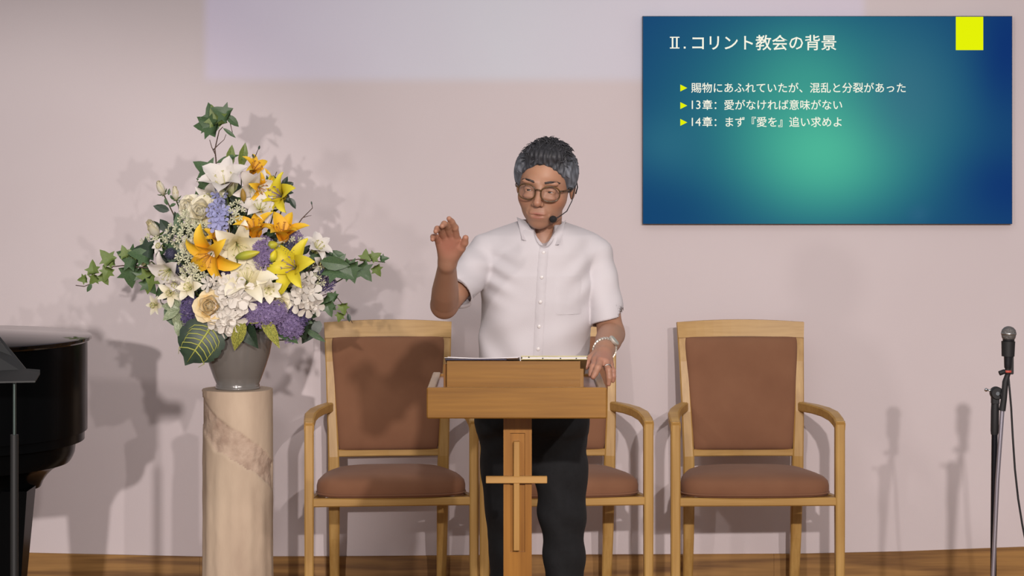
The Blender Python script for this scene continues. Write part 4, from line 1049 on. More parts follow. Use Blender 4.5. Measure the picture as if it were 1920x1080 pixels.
def on(px, py, out):
    q_ = W(px, py, 6.18); y = surf_y(torso_front, q_.x, q_.z) or 6.2; return W(px, py, y - out)
wing(W(969, 407, 6.285), on(979, 449, .010), on(1019, 461, .009), W(985, 414, 6.215), .002, 'collar_wing')
wing(W(1061, 412, 6.27), on(1049, 458, .014), on(1023, 462, .009), W(1047, 424, 6.195), .004, 'collar_wing')
m = MB(); vs = []; fs = []; n = 40
for k in range(n + 1):
    a = math.radians(-60 + 300 * k / n); cx, cy = NB.x - .002, NB.y + .0
    for r, z in ((.064, -.012), (.0605, .034), (.0575, .034), (.0605, -.012)):
        vs.append((cx + r * math.cos(a) * 1.0, cy + r * math.sin(a) * 1.08, NB.z + .012 + z + .012 * math.sin(a)))
for k in range(n):
    for j in range(4): fs.append((k * 4 + j, (k + 1) * 4 + j, (k + 1) * 4 + (j + 1) % 4, k * 4 + (j + 1) % 4))
MB().add(vs, [f[::-1] for f in fs]).build('collar_stand', M_shirt, shirt, mo_, smooth=True, auto=AUTO)
# sleeve hems
# trousers --------------------------------------------------------------
def leg_sdf(p, pts):
    d = None
    for (a, r1), (b, r2) in zip(pts, pts[1:]):
        c = capsule(p, a, b, r1, r2); d = c if d is None else smin(d, c, .02)
    return d
def T(px, py, r, y=YB): q_ = W(px, py, y); return ((q_.x, y, q_.z), r)
LEGL = [T(946, 800, .072), T(947, 880, .066), T(951, 960, .0585, YB - .01), T(956, 1040, .0555, YB - .01), T(958, 1180, .055), T(960, 1310, .053, YB + .01)]
LEGR = [T(1048, 800, .077), T(1051, 880, .074), T(1054, 960, .064, YB - .01), T(1058, 1040, .0545, YB - .01), T(1060, 1180, .054), T(1062, 1310, .053, YB + .01)]
def trouser_sdf(p):
    x, y, z = p[:, 0], p[:, 1], p[:, 2]; q_ = p.copy(); q_[:, 1] = YB + (q_[:, 1] - YB) * .86
    d = smin(leg_sdf(q_, LEGL), leg_sdf(q_, LEGR), .012)
    k = (np.abs((x - CXs[0]) / (AXs[0] - .003)) ** 2.4 + np.abs((y - YB - .004) / .112) ** 2.4) ** (1 / 2.4)
    hip = (k - 1) * .112; hip = np.maximum(hip, .82 - z); hip = smax(hip, .82 - z, .03)
    d = smin(d, hip, .03); d = smin(d, ell(p, (HIPX + .005, YB + .01, .80), (.085, .085, .085)), .03); d = np.maximum(d, z - .975); d = np.maximum(d, .075 - z)
    d = d + .0022 * np.sin(z * 42 + x * 60 + 2 * np.sin(z * 11)) * np.clip((.85 - z) / .2, 0, 1) * .8 + .002 * np.sin(z * 90 - x * 80) * np.exp(-((z - .8) / .06) ** 2)
    return d
Xt, Qt = solid(trouser_sdf, grid((-.17, .26, .0042)), grid((6.12, 6.44, .0042)), grid((.06, .99, .0046)))
M_tr = mat('black_wool', (17, 18, 21), (22, 23, 26), rough=.9, scale=60, bump=.2, bscale=600)
tr = fast_mesh('trousers', Xt, Qt, M_tr, man, mo_)
# belt
vs = []; fs = []; n = 48
for k in range(n):
    a = 2 * PI * k / n; c, s_ = math.cos(a), math.sin(a); e = 2 / 2.4
    for dr, z in ((.002, .945), (.005, .947), (.005, .974), (.002, .976)):
        vs.append((CXs[0] + (AXs[0] + dr) * math.copysign(abs(c) ** e, c), YB + .004 + (.113 + dr) * math.copysign(abs(s_) ** e, s_), z))
for k in range(n):
    for j in range(3): fs.append((k * 4 + j, ((k + 1) % n) * 4 + j, ((k + 1) % n) * 4 + j + 1, k * 4 + j + 1))
MB().add(vs, fs).build('belt', M_blk, tr, mo_, smooth=True)
# shoes
M_shoe = mat('black_leather', (16, 15, 15), rough=.3)
for px, s in ((967, -1), (1063, 1)):
    x0_ = W(px, 0, YB).x
    def shoe(p):
        d = ell(p, (x0_ + s * .012, YB - .07, .032), (.047, .135, .045)); d = smin(d, ell(p, (x0_, YB + .03, .05), (.04, .06, .05)), .03)
        return np.maximum(d, .0 - p[:, 2])
    a_, b_ = solid(shoe, grid((x0_ - .07, x0_ + .08, .006)), grid((YB - .24, YB + .13, .006)), grid((-.01, .12, .006)))
    fast_mesh('shoe', a_, b_, M_shoe, man, mo_)
# wrist watch and ring
M_wat = mat('brushed_steel', (206, 202, 192), rough=.45, metal=.6)
ax_ = (WL - EL).normalized(); wc = lerp(EL, WL, .93)
u_ = ax_.cross(Vector((0, 0, 1))).normalized(); v_ = u_.cross(ax_).normalized(); u_ = (u_ * math.cos(.0) + v_ * .0); 
wm = empty('wrist_watch', (0, 0, 0)) if False else None
m = MB(); N_ = 26; rw = .0292
til = Vector((.25, 0, .45))
ring_pts = [wc + (u_ * math.cos(2 * PI * k / N_) + v_ * math.sin(2 * PI * k / N_)) * rw + ax_ * (.012 * math.cos(2 * PI * k / N_)) for k in range(N_ + 1)]
for k in range(N_):
    a_, b_ = ring_pts[k], ring_pts[k + 1]; mid = (a_ + b_) / 2; o_ = (mid - wc); o_ = (o_ - ax_ * o_.dot(ax_)).normalized(); t = (b_ - a_).normalized()
    w2 = t.cross(o_).normalized()
    vs = [mid + t * st * .0030 + w2 * sw * .0075 + o_ * so_ for st in (-1, 1) for sw in (-1, 1) for so_ in (-.0005, .003)]
    m.add(vs, [(0, 1, 3, 2), (4, 6, 7, 5), (0, 4, 5, 1), (2, 3, 7, 6), (0, 2, 6, 4), (1, 5, 7, 3)])
wr = m.build('watch', M_wat, man, mo_); wr['label'] = 'silver metal bracelet watch'
an = -.95 if False else None
best = min(range(N_), key=lambda k: ring_pts[k].y * 1.0 - ring_pts[k].x * 1.2 - ring_pts[k].z * .8); pc_ = ring_pts[best]; o_ = (pc_ - wc); o_ = (o_ - ax_ * o_.dot(ax_)).normalized()
MB().lathe([(0, -.001), (.0145, -.001), (.0165, .002), (.0165, .005), (.0145, .0075), (0, .0075)], 24, pc_, o_, cap=False).build('watch_case', M_wat, wr, mo_, smooth=True, auto=AUTO)
r0_, r1_ = W(*fl_['ring'][0]), W(*fl_['ring'][1]); rc = lerp(r0_, r1_, .62)
MB().lathe([(.0098, -.0018), (.0108, -.0015), (.0108, .0015), (.0098, .0018)], 18, rc, (r1_ - r0_), cap=False).build('finger_ring', mat('silver', (210, 205, 200), rough=.2, metal=1), man, mo_, smooth=True)
# ------------------------------------------------------------------ flower arrangement
rf = random.Random(11)
def petal_mesh(name, m, L=1, Wd=.3, t0=60, t1=-10, a=.8, b=.8, fold=.15, ruf=0, n=8, k=4, tip=0, cup=0, seed=0):
    """petal growing along +X from the origin; t0..t1 elevation angles in degrees from base to tip"""
    r = random.Random(seed); vs = []; fs = []; x = z = 0
    for i in range(n + 1):
        t = i / n; ang = math.radians(lerp(t0, t1, t ** 1.1))
        if i: x += math.cos(ang) * L / n; z += math.sin(ang) * L / n
        w = Wd * max(.02, math.sin(PI * min(1, (t * .97 + .03)) ** a) ** b) * .5
        for j in range(k + 1):
            v = -1 + 2 * j / k; up = fold * abs(v) * w * 2 + cup * v * v * w * 2 + ruf * Wd * math.sin(t * 15 + v * 5 + seed) * abs(v) * t
            vs.append((x - math.sin(ang) * up, v * w, z + math.cos(ang) * up))
    for i in range(n):
        for j in range(k): q = i * (k + 1) + j; fs.append((q, q + k + 1, q + k + 2, q + 1))
    return mesh(name, vs, fs, m)
M_gold = ramp_mat('golden_petal', [(0, (222, 152, 26)), (1, (240, 204, 60)), (.5, (236, 180, 34))], .55, nscale=60, namp=.1)
M_lem = ramp_mat('lemon_petal', [(0, (196, 172, 24)), (1, (228, 216, 64)), (.4, (220, 202, 40))], .55, nscale=60, namp=.1)
M_wh = ramp_mat('white_petal', [(0, (196, 204, 130)), (1, (226, 220, 216)), (.3, (222, 216, 204))], .6, nscale=40, namp=.08)
M_crm = ramp_mat('cream_petal', [(0, (208, 194, 136)), (1, (234, 230, 212)), (.45, (230, 222, 192))], .65, nscale=40, namp=.1)
M_pea = ramp_mat('peach_cream_petal', [(0, (228, 184, 96)), (1, (236, 222, 188)), (.5, (234, 212, 160))], .65, nscale=40, namp=.1)
M_blu = mat('pale_blue_petal', (172, 174, 212), (140, 144, 192), rough=.7, scale=90)
M_lil = mat('lilac_petal', (150, 132, 172), (106, 88, 132), rough=.75, scale=120)
M_pur = mat('deep_violet_petal', (104, 90, 138), (70, 60, 98), rough=.75, scale=120)
M_this = mat('slate_thistle', (78, 78, 104), (52, 52, 72), rough=.8, scale=150)
M_fluff = mat('greenish_white_floret', (214, 212, 186), (186, 190, 150), rough=.8, scale=80)
M_st = mat('green_stem', (92, 108, 58), (70, 84, 44), rough=.6, scale=40)
M_tw = mat('brown_twig', (104, 84, 74), (78, 62, 56), rough=.8, scale=60)
def leafmat(name, c1, c2, vein, rough=.42):
    return ramp_mat(name, [(0, vein), (1, c2), (.12, c1)], rough, nscale=35, namp=.18)
M_ivy = mat('ivy_green', (84, 112, 68), (56, 82, 56), rough=.45, scale=35)
M_ivl = mat('young_ivy_green', (124, 142, 68), (90, 114, 60), rough=.5, scale=40)
M_drk = mat('dark_leaf_green', (52, 72, 52), (34, 50, 40), rough=.4, scale=30)
M_mid = mat('mid_leaf_green', (84, 112, 50), (60, 88, 44), rough=.45, scale=30)
M_vein = mat('pale_leaf_vein', (176, 180, 88), (158, 166, 84), rough=.5, scale=30)
M_var = mat('variegated_leaf', (196, 192, 92), (70, 84, 40), rough=.42, scale=26, detail=3)
M_vw = mat('white_edged_leaf', (196, 204, 170), (84, 110, 70), rough=.45, scale=30, stretch=(.3, 3, 1))
M_sta = mat('stamen_brown', (196, 140, 60), (160, 104, 44), rough=.7, scale=90)
M_stp = mat('pale_green_stamen', (206, 200, 140), (180, 182, 110), rough=.7, scale=90)
M_bud = ramp_mat('lily_bud', [(0, (110, 130, 50)), (1, (206, 196, 60)), (.5, (176, 178, 56))], .5, nscale=30, namp=.1)
M_budy = ramp_mat('yellow_lily_bud', [(0, (96, 122, 50)), (1, (226, 206, 30)), (.55, (214, 204, 40))], .5, nscale=30, namp=.1)

# shared petal shapes (unit length)
PM = {
 'gold': [petal_mesh('petal', M_gold, 1, .45, 74, -44, .82, .75, .24, seed=i) for i in range(2)],
 'goldv': [petal_mesh('petal', M_gold, 1, .44, 66, 4, .82, .75, .24, seed=i) for i in range(2)],
 'goldn': [petal_mesh('petal', M_gold, 1, .36, 76, -30, .85, .8, .24, seed=4)],
 'lem': [petal_mesh('petal', M_lem, 1, .50, 72, -28, .78, .7, .22, ruf=.07, seed=i) for i in range(2)],
 'wh': [petal_mesh('petal', M_wh, 1, .56, 72, -22, .8, .7, .18, ruf=.04, seed=i) for i in range(2)],
 'crm': [petal_mesh('petal', M_crm, 1, .55, 66, -20, .8, .7, .18, ruf=.06, seed=i) for i in range(2)],
 'star': [petal_mesh('petal', M_crm, 1, .46, 30, -5, .9, .75, .1, seed=2)],
 'sep': [petal_mesh('sepal', M_mid, 1, .3, -20, 60, .8, .8, .1, n=5, k=2)],
}
def rose_petal(m, half, flare, seed=0):      # flare 0 closes, -.35 nearly upright, above 0 opens
    # part of a cup: grows up +Z from the origin, bulging, the upper rim rolled outwards
    vs = []; fs = []; n, k = 7, 7; r = random.Random(seed)
    for i in range(n + 1):
        u = i / n
        for j in range(k + 1):
            v = -1 + 2 * j / k; a = math.radians(half) * v * (1 - .25 * (1 - u) ** 2)
            edge = 1 - .16 * v ** 4; rr = .30 + .70 * math.sin(min(1, u * 1.08) * PI * .5) ** .8 + max(0, flare) * max(0, u - .62) ** 1.5 * 2.2
            if flare <= 0: rr *= 1 - (.5 + flare) * max(0, u - .42) / .58
            zz = u * edge * 1.25 - max(0, flare) * max(0, u - .72) ** 2 * 3.2 + .02 * math.sin(v * 7 + seed)
            vs.append((rr * math.cos(a), rr * math.sin(a), zz))
    for i in range(n):
        for j in range(k): q = i * (k + 1) + j; fs.append((q, q + 1, q + k + 2, q + k + 1))
    return mesh('petal', vs, fs, m)
RP = {nm: [rose_petal(m, 66, 0, 1), rose_petal(m, 62, -.35, 4), rose_petal(m, 58, .3, 2), rose_petal(m, 52, .8, 3)] for nm, m in (('rose', M_crm), ('peai', M_pea))}
ROP = {nm: [petal_mesh('petal', m, 1, 1.08, 18, 62, .60, .5, 0, cup=.30, ruf=.012, n=7, k=6, seed=9), petal_mesh('petal', m, 1, 1.2, 20, -14, .60, .5, 0, cup=.16, ruf=.03, n=7, k=6, seed=5)] for nm, m in (('rose', M_crm), ('peai', M_pea))}
def basis(n, spin=0):
    n = Vector(n).normalized(); R = n.to_track_quat('Z', 'Y').to_matrix().to_4x4(); return R @ Matrix.Rotation(spin, 4, 'Z')
def bulge(px, py): return .165 * math.sqrt(max(0, 1 - ((px - 445) / 175) ** 2 - ((py - 490) / 200) ** 2))
MOUTH = W(446, 640, YP)
def stem(parent, p, r=.0022, mt=None, back=None):
    """stem from the flower down into the vase"""
    p = Vector(p); o = parent.location; B = Vector((MOUTH.x + (p.x - MOUTH.x) * .12, YP + (p.y - YP) * .1, MOUTH.z + .0))
    n = back if back is not None else Vector((0, 1, -.6))
    c1 = p + n.normalized() * .03; c2 = Vector((lerp(c1.x, B.x, .45), lerp(c1.y, B.y, .7), lerp(c1.z, B.z, .4)))
    end = Vector((MOUTH.x + (p.x - MOUTH.x) * -.05, YP, MOUTH.z - .06))
    m = MB().tube([p, c1, c2, B, end], r, 6)
    q = m.build('stem', mt or M_st, None, o, smooth=True); q.parent = parent; q.matrix_parent_inverse = parent.matrix_basis.inverted() if False else Matrix.Identity(4)
    R = parent.rotation_euler.to_matrix()
    q.matrix_basis = R.to_4x4().inverted(); return q
def thing_at(name, p, n, spin, label, cat, group=None):
    o = empty(name, p); o.rotation_euler = basis(n, spin).to_euler(); tag(o, label, cat, group); return o
def child(name, me, parent, M): o = link(name, me, parent); o.matrix_basis = M; return o
def facing(px, py, f=None):
    if f is None: f = ((px - 445) / 190, (500 - py) / 230 + .12)
    return Vector((f[0], -1, f[1]))
mk_cache = {}
def stamens(parent, L, mt=M_sta, n=6):
    m = MB()
    for k in range(n):
        a = 2 * PI * k / n + .3; d = Vector((math.cos(a) * .28, math.sin(a) * .28, 1)); m.tube([(0, 0, 0), d * L * .3, d * L * .55 + Vector((math.cos(a), math.sin(a), 0)) * L * .05], .0008, 4)
        e_ = d * L * .55 + Vector((math.cos(a), math.sin(a), 0)) * L * .05; m.tube([e_ + Vector((-math.sin(a), math.cos(a), 0)) * .004, e_ - Vector((-math.sin(a), math.cos(a), 0)) * .004], .0016, 5)
    m.tube([(0, 0, 0), (0, 0, L * .62)], .0014, 5)
    o = m.build('stamens', mt, parent, smooth=True); o['kind'] = 'stuff'; return o
def lily(px, py, size, f, spin, label, kind='gold', open_=0, dy=0, squash=None, hide=()):
    y = YP - bulge(px, py) - .02 + dy; p = W(px, py, y); L = size / 2 * y / F * 1.12
    n = facing(px, py, f); o = thing_at('lily', p, n, math.radians(spin), label, 'flower')
    pts = PM[kind]
    for k in range(6):
        if k in hide: continue
        me = pts[k % len(pts)]; odd = k % 2
        tl = open_ + rf.uniform(-8, 8)
        M = Matrix.Rotation(2 * PI * k / 6 + rf.uniform(-.12, .12), 4, 'Z') @ Matrix.Rotation(-math.radians(tl), 4, 'Y') @ Matrix.Diagonal((L, L * (.82 if odd else 1.05), L, 1))
        M = Matrix.Translation((0, 0, -L * .28)) @ M
        child('petal', me, o, M)
    s = stamens(o, L, {'lem': M_lil, 'wh': M_stp, 'crm': M_stp, 'star': M_stp}.get(kind, M_sta))
    s.location.z = -L * .25
    stem(o, p, .0024, None, -n)
    return o
def rose(px, py, size, f, label, ki='rose', ko='roseo', dy=0, full=True, cat='flower'):
    y = YP - bulge(px, py) - .02 + dy; p = W(px, py, y); R_ = size / 2 * y / F
    n = facing(px, py, f); o = thing_at('rose', p, n, rf.uniform(0, 6), label, cat)
    if full:
        for lay, (cnt, elev, ln) in enumerate(((3, 66, .46), (3, 52, .58), (4, 38, .70), (5, 24, .82), (5, 10, .92), (6, 0, 1.0))):
            for k in range(cnt):
                a_ = 2 * PI * k / cnt + lay * .75 + rf.uniform(-.15, .15); q = R_ * ln * rf.uniform(.94, 1.05)
                child('petal', ROP[ki][1 if lay == 5 else 0], o, Matrix.Rotation(a_, 4, 'Z') @ Matrix.Translation((0, 0, -R_ * .35)) @ Matrix.Rotation(-math.radians(elev + rf.uniform(-5, 5)), 4, 'Y') @ Matrix.Diagonal((q, q * .95, q, 1)))
    rings_ = () if full else ((2, .13, 0, 1.0), (3, .24, 0, 1.02), (3, .34, 1, 1.0), (4, .43, 1, .97), (5, .51, 2, .90), (5, .59, 2, .80), (6, .64, 3, .66)) if full else ((2, .22, 0, 1.12), (3, .38, 0, 1.08), (4, .56, 0, 1.0))
    for lay, (cnt, rad, fl__, hh) in enumerate(rings_):
        for k in range(cnt):
            me = RP[ki][fl__]; a_ = 2 * PI * k / cnt + lay * .8 + rf.uniform(-.12, .12)
            h_ = R_ * hh * rf.uniform(.94, 1.04) * (1.05 if full else 1.5)
            child('petal', me, o, Matrix.Rotation(a_, 4, 'Z') @ Matrix.Translation((0, 0, -R_ * .9)) @ Matrix.Rotation(rf.uniform(-.05, .08), 4, 'Y') @ Matrix.Diagonal((R_ * rad, R_ * rad, h_, 1)))
    if not full: MB().lathe([(0, -.5 * R_), (.40 * R_, -.25 * R_), (.43 * R_, .0), (.40 * R_, .16 * R_), (.34 * R_, .24 * R_), (.31 * R_, .19 * R_), (.27 * R_, .30 * R_), (.20 * R_, .33 * R_), (.17 * R_, .27 * R_), (.11 * R_, .36 * R_), (0, .37 * R_)], 9 if full else 7, (0, 0, .12 * R_ if full else .3 * R_), None, cap=False).build('rose_heart', RP[ki][0].materials[0], o, smooth=True)
    for k in range(5): child('sepal', PM['sep'][0], o, Matrix.Rotation(2 * PI * k / 5, 4, 'Z') @ Matrix.Translation((0, 0, -R_ * .9)) @ Matrix.Diagonal((R_ * .9,) * 3 + (1,)))
    stem(o, p, .0022, None, -n); return o
# little five-petalled florets
def floret_mesh(name, m, n=5, w=.95, lift=8, kk=3):
    vs = [(0, 0, -.12)]; fs = []
    for q in range(n):
        a = 2 * PI * q / n; u = Vector((math.cos(a), math.sin(a), 0)); v = Vector((-math.sin(a), math.cos(a), 0)); h = math.sin(math.radians(lift))
        b = len(vs); W2 = w * PI / n
        for x, y, z in ((.32, -.5, 0), (.8, -1.0, .8), (1.08, -.45, .9), (1.12, 0, .75), (1.08, .45, .9), (.8, 1.0, .8), (.32, .5, 0), (.62, 0, .1)):
            vs.append(u * x + v * y * W2 * .62 + Vector((0, 0, z * h)))
        for i in range(6): fs.append((b + i, b + i + 1, b + 7))
        fs.append((0, b, b + 7)); fs.append((0, b + 7, b + 6))
    return mesh(name, vs, fs, m)
FL_W = floret_mesh('floret', mat('white_floret', (228, 222, 214), (214, 208, 194), rough=.65, scale=60), 5, 1.0, 14)
FL_B = floret_mesh('floret', M_blu, 5, .95, 18); FL_F = floret_mesh('floret', M_fluff, 5, .8, 22)
FL_L = floret_mesh('floret', M_lil, 4, .9, 15); FL_P = floret_mesh('floret', M_pur, 4, .9, 15)
def cluster(name, px, py, rx, ry, nfl, fsize, me, label, cat='flower', dy=0, f=None, group=None, cols=None):
    """rounded head of separately visible florets"""
    y = YP - bulge(px, py) - .01 + dy; p = W(px, py, y); s = y / F
    o = empty(name, p); tag(o, label, cat, group); nf = facing(px, py, f).normalized()
    for i in range(nfl):
        t = (i + .5) / nfl; r = math.sqrt(t); a = i * 2.39996
        dx, dz = r * math.cos(a) * rx * s, r * math.sin(a) * ry * s
        d = math.sqrt(max(0, 1 - t)) * min(rx, ry) * s * .8
        q = Vector((dx, -d + rf.uniform(-.004, .004), dz)); nn = (nf * .7 + Vector((dx / (rx * s), -.4, dz / (ry * s))) * .8 + Vector((rf.uniform(-.3, .3), 0, rf.uniform(-.3, .3)))).normalized()
        k = fsize * s * rf.uniform(.8, 1.15) / 2
        child('floret', me, o, Matrix.Translation(q) @ basis(nn, rf.uniform(0, 6)) @ Matrix.Diagonal((k, k, k * 1.0, 1)))
    st_ = MB(); 
    for i in range(0, nfl, max(1, nfl // 7)):
        t = (i + .5) / nfl; r = math.sqrt(t); a = i * 2.39996; d = math.sqrt(max(0, 1 - t)) * min(rx, ry) * s * .8
        st_.tube([(0, .02, -.01), (r * math.cos(a) * rx * s, -d + .003, r * math.sin(a) * ry * s)], .0011, 4)
    st_.build('stalks', M_st, o, smooth=True)['kind'] = 'stuff'
    stem(o, p + Vector((0, .018, -.008)), .002, None, Vector((0, 1, -.6))); return o
def panicle(name, px, py, rx, ry, nfl, me, label, dy=0, ang=0, fs_=5.5, cat='flower'):
    """dense lilac-like head: florets too small to pick apart, joined"""
    y = YP - bulge(px, py) - .01 + dy; p = W(px, py, y); s = y / F
    o = empty(name, p); tag(o, label, cat)
    vs0 = [v.co.copy() for v in me.vertices]; fs0 = [tuple(q.vertices) for q in me.polygons]; m = MB()
    for i in range(nfl):
        t = (i + .5) / nfl; r = math.sqrt(t); a = i * 2.39996
        u, v = r * math.cos(a) * rx, r * math.sin(a) * ry * (1 + .25 * rf.uniform(-1, 1))
        dx = (u * math.cos(ang) - v * math.sin(ang)) * s; dz = (u * math.sin(ang) + v * math.cos(ang)) * s
        d = math.sqrt(max(0, 1 - t)) * min(rx, ry) * s * .8 + rf.uniform(-.006, .006)
        nn = Vector((dx * 14, -1, dz * 14)) + Vector((rf.uniform(-.5, .5), 0, rf.uniform(-.5, .5)))
        k = fs_ * s * rf.uniform(.7, 1.2) / 2; M = Matrix.Translation((dx, -d, dz)) @ basis(nn, rf.uniform(0, 6)) @ Matrix.Diagonal((k, k, k, 1))
        m.add([M @ c for c in vs0], fs0)
    m.build('florets', me.materials[0], o, smooth=True)['kind'] = 'stuff'
    stem(o, p + Vector((0, .012, 0)), .002, None, Vector((0, 1, -.6))); return o

# leaves: shape functions give an outline, the blade is folded and bent
IVY = [(0, 0), (.10, -.20), (.06, -.42), (.30, -.34), (.44, -.56), (.52, -.26), (.78, -.16), (1.02, 0), (.78, .16), (.52, .26), (.44, .56), (.30, .34), (.06, .42), (.10, .20)]
OVAL = [(0, 0), (.12, -.13), (.32, -.23), (.55, -.235), (.78, -.15), (1, 0), (.78, .15), (.55, .235), (.32, .23), (.12, .13)]
BLADE = [(0, 0), (.15, -.07), (.4, -.125), (.65, -.12), (.85, -.06), (1, 0), (.85, .06), (.65, .12), (.4, .125), (.15, .07)]
HEART = [(.06, 0), (-.06, -.2), (.04, -.36), (.25, -.42), (.5, -.36), (.75, -.2), (1, 0), (.75, .2), (.5, .36), (.25, .42), (.04, .36), (-.06, .2)]
def leaf_mesh(name, outl, m, bend=.18, fold=.22, wav=.0):
    n = len(outl); vs = []; fs = []
    def Z(x, y): return -bend * x * x + fold * abs(y) + wav * math.sin(x * 9 + y * 12)
    xs = sorted(set([p[0] for p in outl]))
    # spine points paired with the rim on both sides
    for x, y in outl: vs.append((x, y, Z(x, y)))
    for x, y in outl: vs.append((lerp(x, max(.02, min(.95, x)), 1) * .98 + .01, y * .5, Z(x, y * .5)))
    sp = [(max(.01, x), 0, Z(x, 0)) for x, y in outl]; vs += sp
    for k in range(n):
        j = (k + 1) % n; fs.append((k, j, n + j, n + k)); fs.append((n + k, n + j, 2 * n + j, 2 * n + k))
    me = mesh(name, vs, fs, m); return me
LM = {('ivy', 'd'): leaf_mesh('leaf', IVY, M_ivy), ('ivy', 'y'): leaf_mesh('leaf', IVY, M_ivl), ('ivy', 'k'): leaf_mesh('leaf', IVY, M_drk),
      ('oval', 'd'): leaf_mesh('leaf', OVAL, M_ivy), ('oval', 'k'): leaf_mesh('leaf', OVAL, M_drk), ('oval', 'm'): leaf_mesh('leaf', OVAL, M_mid), ('oval', 'v'): leaf_mesh('leaf', OVAL, M_vw, .2, .3),
      ('blade', 'm'): leaf_mesh('leaf', BLADE, mat('lily_leaf_green', (120, 136, 60), (92, 112, 52), rough=.4, scale=20), .1, .35), ('blade', 'd'): leaf_mesh('leaf', BLADE, M_ivy), ('blade', 'k'): leaf_mesh('leaf', BLADE, M_drk),
      ('heart', 'v'): leaf_mesh('leaf', HEART, M_var, .2, .35), ('heart', 'k'): leaf_mesh('leaf', HEART, M_drk, .2, .3), ('heart', 'm'): leaf_mesh('leaf', HEART, M_mid, .2, .3), ('heart', 'd'): leaf_mesh('leaf', HEART, M_ivy, .2, .3)}
def put_leaf(parent, o, px, py, y, length, ang, shape, tone, face=None, name='leaf', width=1):
    """leaf whose stalk end is at (px,py), pointing along angle ang (degrees, 0 = towards image right, 90 = up)"""
    p = W(px, py, y); k = length * y / F; a = math.radians(ang)
    X = Vector((math.cos(a), rf.uniform(-.25, .1), math.sin(a))).normalized(); nrm = Vector(face) if face else Vector((rf.uniform(-.35, .35), -1, rf.uniform(-.1, .5)))
    Yv = nrm.cross(X).normalized(); Zv = X.cross(Yv).normalized()
    M = Matrix((X, Yv, Zv)).transposed().to_4x4(); M = Matrix.Translation(p - o) @ M @ Matrix.Diagonal((k, k * width, k, 1))
    return child(name, LM[(shape, tone)], parent, M)
def spray(name, label, path, leaves, y=None, cat='plant', r=1.6, twig=M_tw, extra=()):
    """a branching sprig: path is a list of image points; leaves (px, py, length, angle, shape, tone)"""
    y0 = YP - bulge(*path[0]) if y is None else y; y1 = YP - .01 if y is None else y
    n = len(path); P = [W(px, py, lerp(y0, y1, i / max(1, n - 1)) if y is None else y) for i, (px, py) in enumerate(path)]
    o = empty(name, P[0]); tag(o, label, cat); s = YP / F
    m = MB(); m.tube([Vector((MOUTH.x + (P[0].x - MOUTH.x) * .1, YP, MOUTH.z - .04)), lerp(Vector((MOUTH.x, YP + .01, MOUTH.z + .02)), P[0], .35)] + P, [r * s] * 2 + [lerp(r, r * .45, i / n) * s for i in range(n)], 6)
    for ex in extra: m.tube([W(px, py, (y0 + y1) / 2 if y is None else y) for px, py in ex], [r * .7 * s, r * .5 * s] + [r * .35 * s] * (len(ex) - 2), 5)
    m.build('twig', twig, o, o.location, smooth=True)
    for l in leaves:
        px, py, L, a, sh, tn = l[:6]
        i = min(range(n), key=lambda q: (path[q][0] - px) ** 2 + (path[q][1] - py) ** 2)
        put_leaf(o, P[0], px, py, P[i].y - .004 - rf.random() * .006 + (l[6] if len(l) > 6 else 0), L, a, sh, tn)
    return o

# --- dark greenery filling the heart of the arrangement
for i, (px, py, s_, lab) in enumerate(((390, 470, 55, 'golden lily low in the middle'), (500, 520, 60, 'wide cream lily'), (440, 400, 50, 'blue delphinium'), (350, 520, 50, 'little white asters'), (560, 480, 45, 'large lemon lily'), (450, 585, 60, 'lilac blossoms'), (545, 590, 45, 'white phlox on the vase side'), (330, 450, 45, 'cream rosebuds'), (480, 450, 50, 'lily bud'), (520, 360, 35, 'lemon lily near the top'), (420, 540, 50, 'white phlox heads'), (370, 590, 40, 'peach cream rose'))):
    y = YP + .0 - bulge(px, py) * .35; o = empty('greenery_sprig', W(px, py, y)); tag(o, 'sprig of dark oval leaves deep behind the ' + lab, 'plant')
    n = 16
    for k in range(n):
        a = 360 * k / n + rf.uniform(-20, 20); r = rf.uniform(.1, .75) * s_
        put_leaf(o, o.location, px + math.cos(math.radians(a)) * r, py - math.sin(math.radians(a)) * r * .9, y - rf.uniform(0, .03), s_ * rf.uniform(.5, .75), a + rf.uniform(-40, 40), rf.choice(('oval', 'heart', 'oval')), rf.choice(('k', 'k', 'd')))
    stem(o, o.location, .0022)

# --- sprays and vines
spray('ivy_spray', 'tall ivy spray with broad dark leaves rising at the very top of the bouquet', [(418, 330), (406, 322), (405, 300), (403, 280), (407, 262), (411, 245), (418, 238)],
      [(411, 240, 50, 172, 'ivy', 'd'), (412, 238, 44, 112, 'ivy', 'y'), (403, 240, 40, 150, 'ivy', 'd'), (402, 232, 42, 108, 'ivy', 'd', .006), (432, 219, 40, 152, 'ivy', 'd', -.004), (424, 216, 32, -40, 'oval', 'd'), (418, 240, 30, -35, 'blade', 'd'), (405, 306, 46, 25, 'blade', 'd')],
      y=YP - .03, r=1.7, extra=[[(404, 290), (397, 276), (393, 262)], [(400, 281), (409, 272), (420, 262), (424, 252)], [(434, 218), (432, 232), (436, 250)]])
spray('ivy_spray', 'short ivy spray with two big blue green leaves left of the top white lily', [(412, 345), (405, 332), (403, 328)],
      [(402, 328, 48, 145, 'ivy', 'd'), (396, 340, 40, -140, 'ivy', 'd'), (398, 350, 36, -105, 'ivy', 'd')], y=YP - .05)
